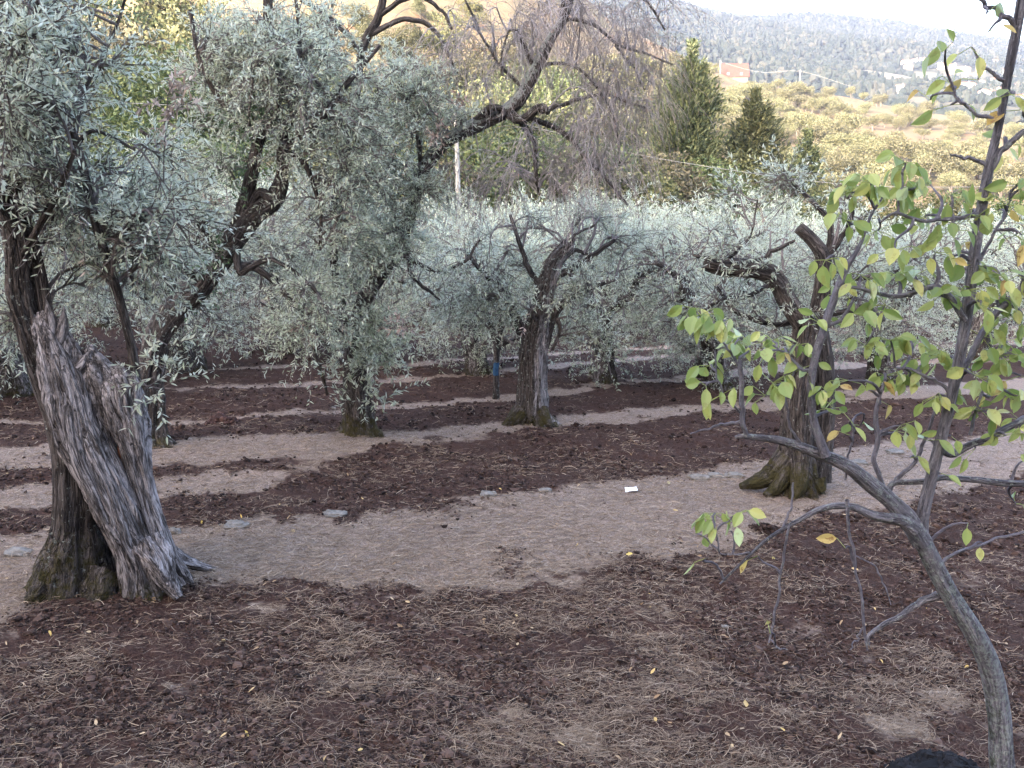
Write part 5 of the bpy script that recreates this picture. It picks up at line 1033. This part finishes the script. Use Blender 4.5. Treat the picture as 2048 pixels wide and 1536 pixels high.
CLU = [(1400, 640, 9), (1380, 625, 4), (1440, 660, 7), (1475, 690, 8), (1420, 740, 4), (1500, 700, 5), (1412, 782, 2), (1440, 800, 3), (1385, 790, 1), (1545, 690, 5), (1530, 720, 4), (1810, 335, 8), (1700, 395, 8), (1740, 375, 9), (1790, 400, 9), (1830, 385, 7), (1690, 450, 5), (1755, 470, 5), (1790, 510, 4), (1850, 440, 6), (1900, 470, 6), (1870, 515, 4), (1940, 440, 4), (2010, 420, 5), (2030, 480, 5), (1905, 180, 4), (1890, 110, 3), (1940, 105, 2), (1970, 40, 1), (1900, 220, 2), (2020, 200, 3),
 (1650, 530, 4), (1680, 590, 5), (1720, 560, 5), (1640, 655, 4), (1590, 700, 6), (1605, 745, 4), (1730, 700, 6), (1780, 690, 7), (1820, 690, 7), (1860, 720, 6), (1840, 745, 6), (1900, 720, 5), (1950, 760, 5), (2000, 720, 7), (2020, 640, 8), (1990, 600, 7), (1930, 590, 6), (1880, 600, 6), (1830, 560, 6), (1790, 560, 5), (1770, 620, 5), (1545, 775, 6), (1530, 800, 3), (1650, 790, 3), (1665, 825, 3), (1695, 770, 3), (1770, 760, 5), (1815, 765, 5), (1720, 860, 2), (1700, 850, 2), (1790, 870, 4), (1800, 860, 3), (1870, 800, 5), (1905, 790, 4), (1960, 830, 5), (2010, 880, 3), (2035, 800, 5), (1820, 925, 1), (1880, 955, 1), (1855, 890, 2), (1900, 880, 2), (1950, 905, 2), (1430, 1035, 7), (1465, 1040, 4), (1390, 1075, 1), (1412, 1125, 1), (1935, 1055, 1), (1970, 1095, 1), (2030, 1015, 2), (2000, 560, 5), (1960, 680, 5), (2035, 560, 4), (2030, 380, 4), (2045, 640, 5), (2035, 720, 5), (2010, 690, 4), (2040, 850, 4), (1980, 800, 4), (1960, 620, 4), (1945, 540, 3), (2045, 930, 2), (1900, 400, 4), (1860, 380, 3), (2020, 300, 3), (1735, 640, 3)]
YLW = [(1910, 505, 2), (1895, 530, 1), (1975, 75, 1), (1955, 170, 1), (1760, 810, 2), (1735, 790, 1), (1700, 880, 1), (1990, 830, 2), (2035, 390, 2), (2045, 230, 2), (2030, 600, 2), (2040, 760, 2), (1995, 430, 2), (2042, 480, 2), (1860, 210, 1), (1460, 1070, 1), (1575, 715, 1), (1655, 790, 1), (2000, 560, 1), (1540, 1275, 1), (1515, 1120, 1), (1690, 1105, 1)]
mlg, mly, mst = MB(), MB(), MB()
sp, sr = sk.get()
for lst, ml, in ((CLU, mlg), (YLW, mly)):
    for (px, py, n) in lst:
        if not n: continue
        n = int(round(n*1.35)) if n > 2 else n
        C = at(px, py, YP); near_ = np.argmin(np.linalg.norm(sp-C, axis=1)); C[1] = sp[near_, 1]+rng.normal()*.05; C = at(px, py, C[1])
        C = C+np.array([0, 0, .012])
        if np.linalg.norm(sp[near_]-C) < .25:
            P, R = sprout(rng, sp[near_:near_+1], sr[near_:near_+1], C[None], rmax=.004, rtip=.0018, arch=.1); batch_tubes(mlg, P, R, 5, (.1, 0, .2), mat=1)
        a = rng.random(n)*6.283; el = rng.uniform(-.7, .75, n); pl = rng.uniform(.018, .045, n)
        d0 = np.stack([np.cos(a)*np.cos(el), np.sin(a)*np.cos(el), np.sin(el)], -1); A = C+d0*pl[:, None]; s = np.linspace(0, 1, 4)
        Q = C+d0[:, None]*(pl[:, None]*s)[..., None]; batch_tubes(mlg, Q, np.full(Q.shape[:2], .0009), 4, (.5, 0, 0))
        d = nrmz(d0*.55+np.array([0, 0, -.65])+rng.normal(size=(n, 3))*.28); nv = np.array([0, -.75, .5])+rng.normal(size=(n, 3))*.55; nv -= d*(nv*d).sum(-1, keepdims=True)
        L = rng.uniform(.034, .056, n)
        # petiole-to-tip leaf in two rows of faces so that it can curl
        leaves(ml, A, d, nrmz(nv), L, L*rng.uniform(.46, .64, n), rng, prof=((.06, .22), (.18, .72), (.38, 1.), (.58, .93), (.78, .6), (.92, .2)), bend=.22, fold=.3)
mlg.obj('foliage', [PEAR, PEAR_TWIG], pear); o = mly.obj('yellow_leaves', PEAR_Y, pear); o['label'] = 'yellow leaves spotted with brown'

# ================================================================== air
m, n, out = new_mat('haze_air'); pv = N_(n, 'ShaderNodeVolumePrincipled'); pv.inputs['Color'].default_value = (.50, .60, .90, 1); pv.inputs['Density'].default_value = .00013; pv.inputs['Anisotropy'].default_value = .0
n.links.new(pv.outputs[0], out.inputs['Volume'])
mb = MB(); box(mb, -2400, 2400, -150, 2250, -75, 520); o = mb.obj('haze', m, smooth=False); o['kind'] = 'stuff'
for x in bpy.data.objects:
    if x.type == 'MESH' and x.name.startswith('haze'): x.display_type = 'WIRE'
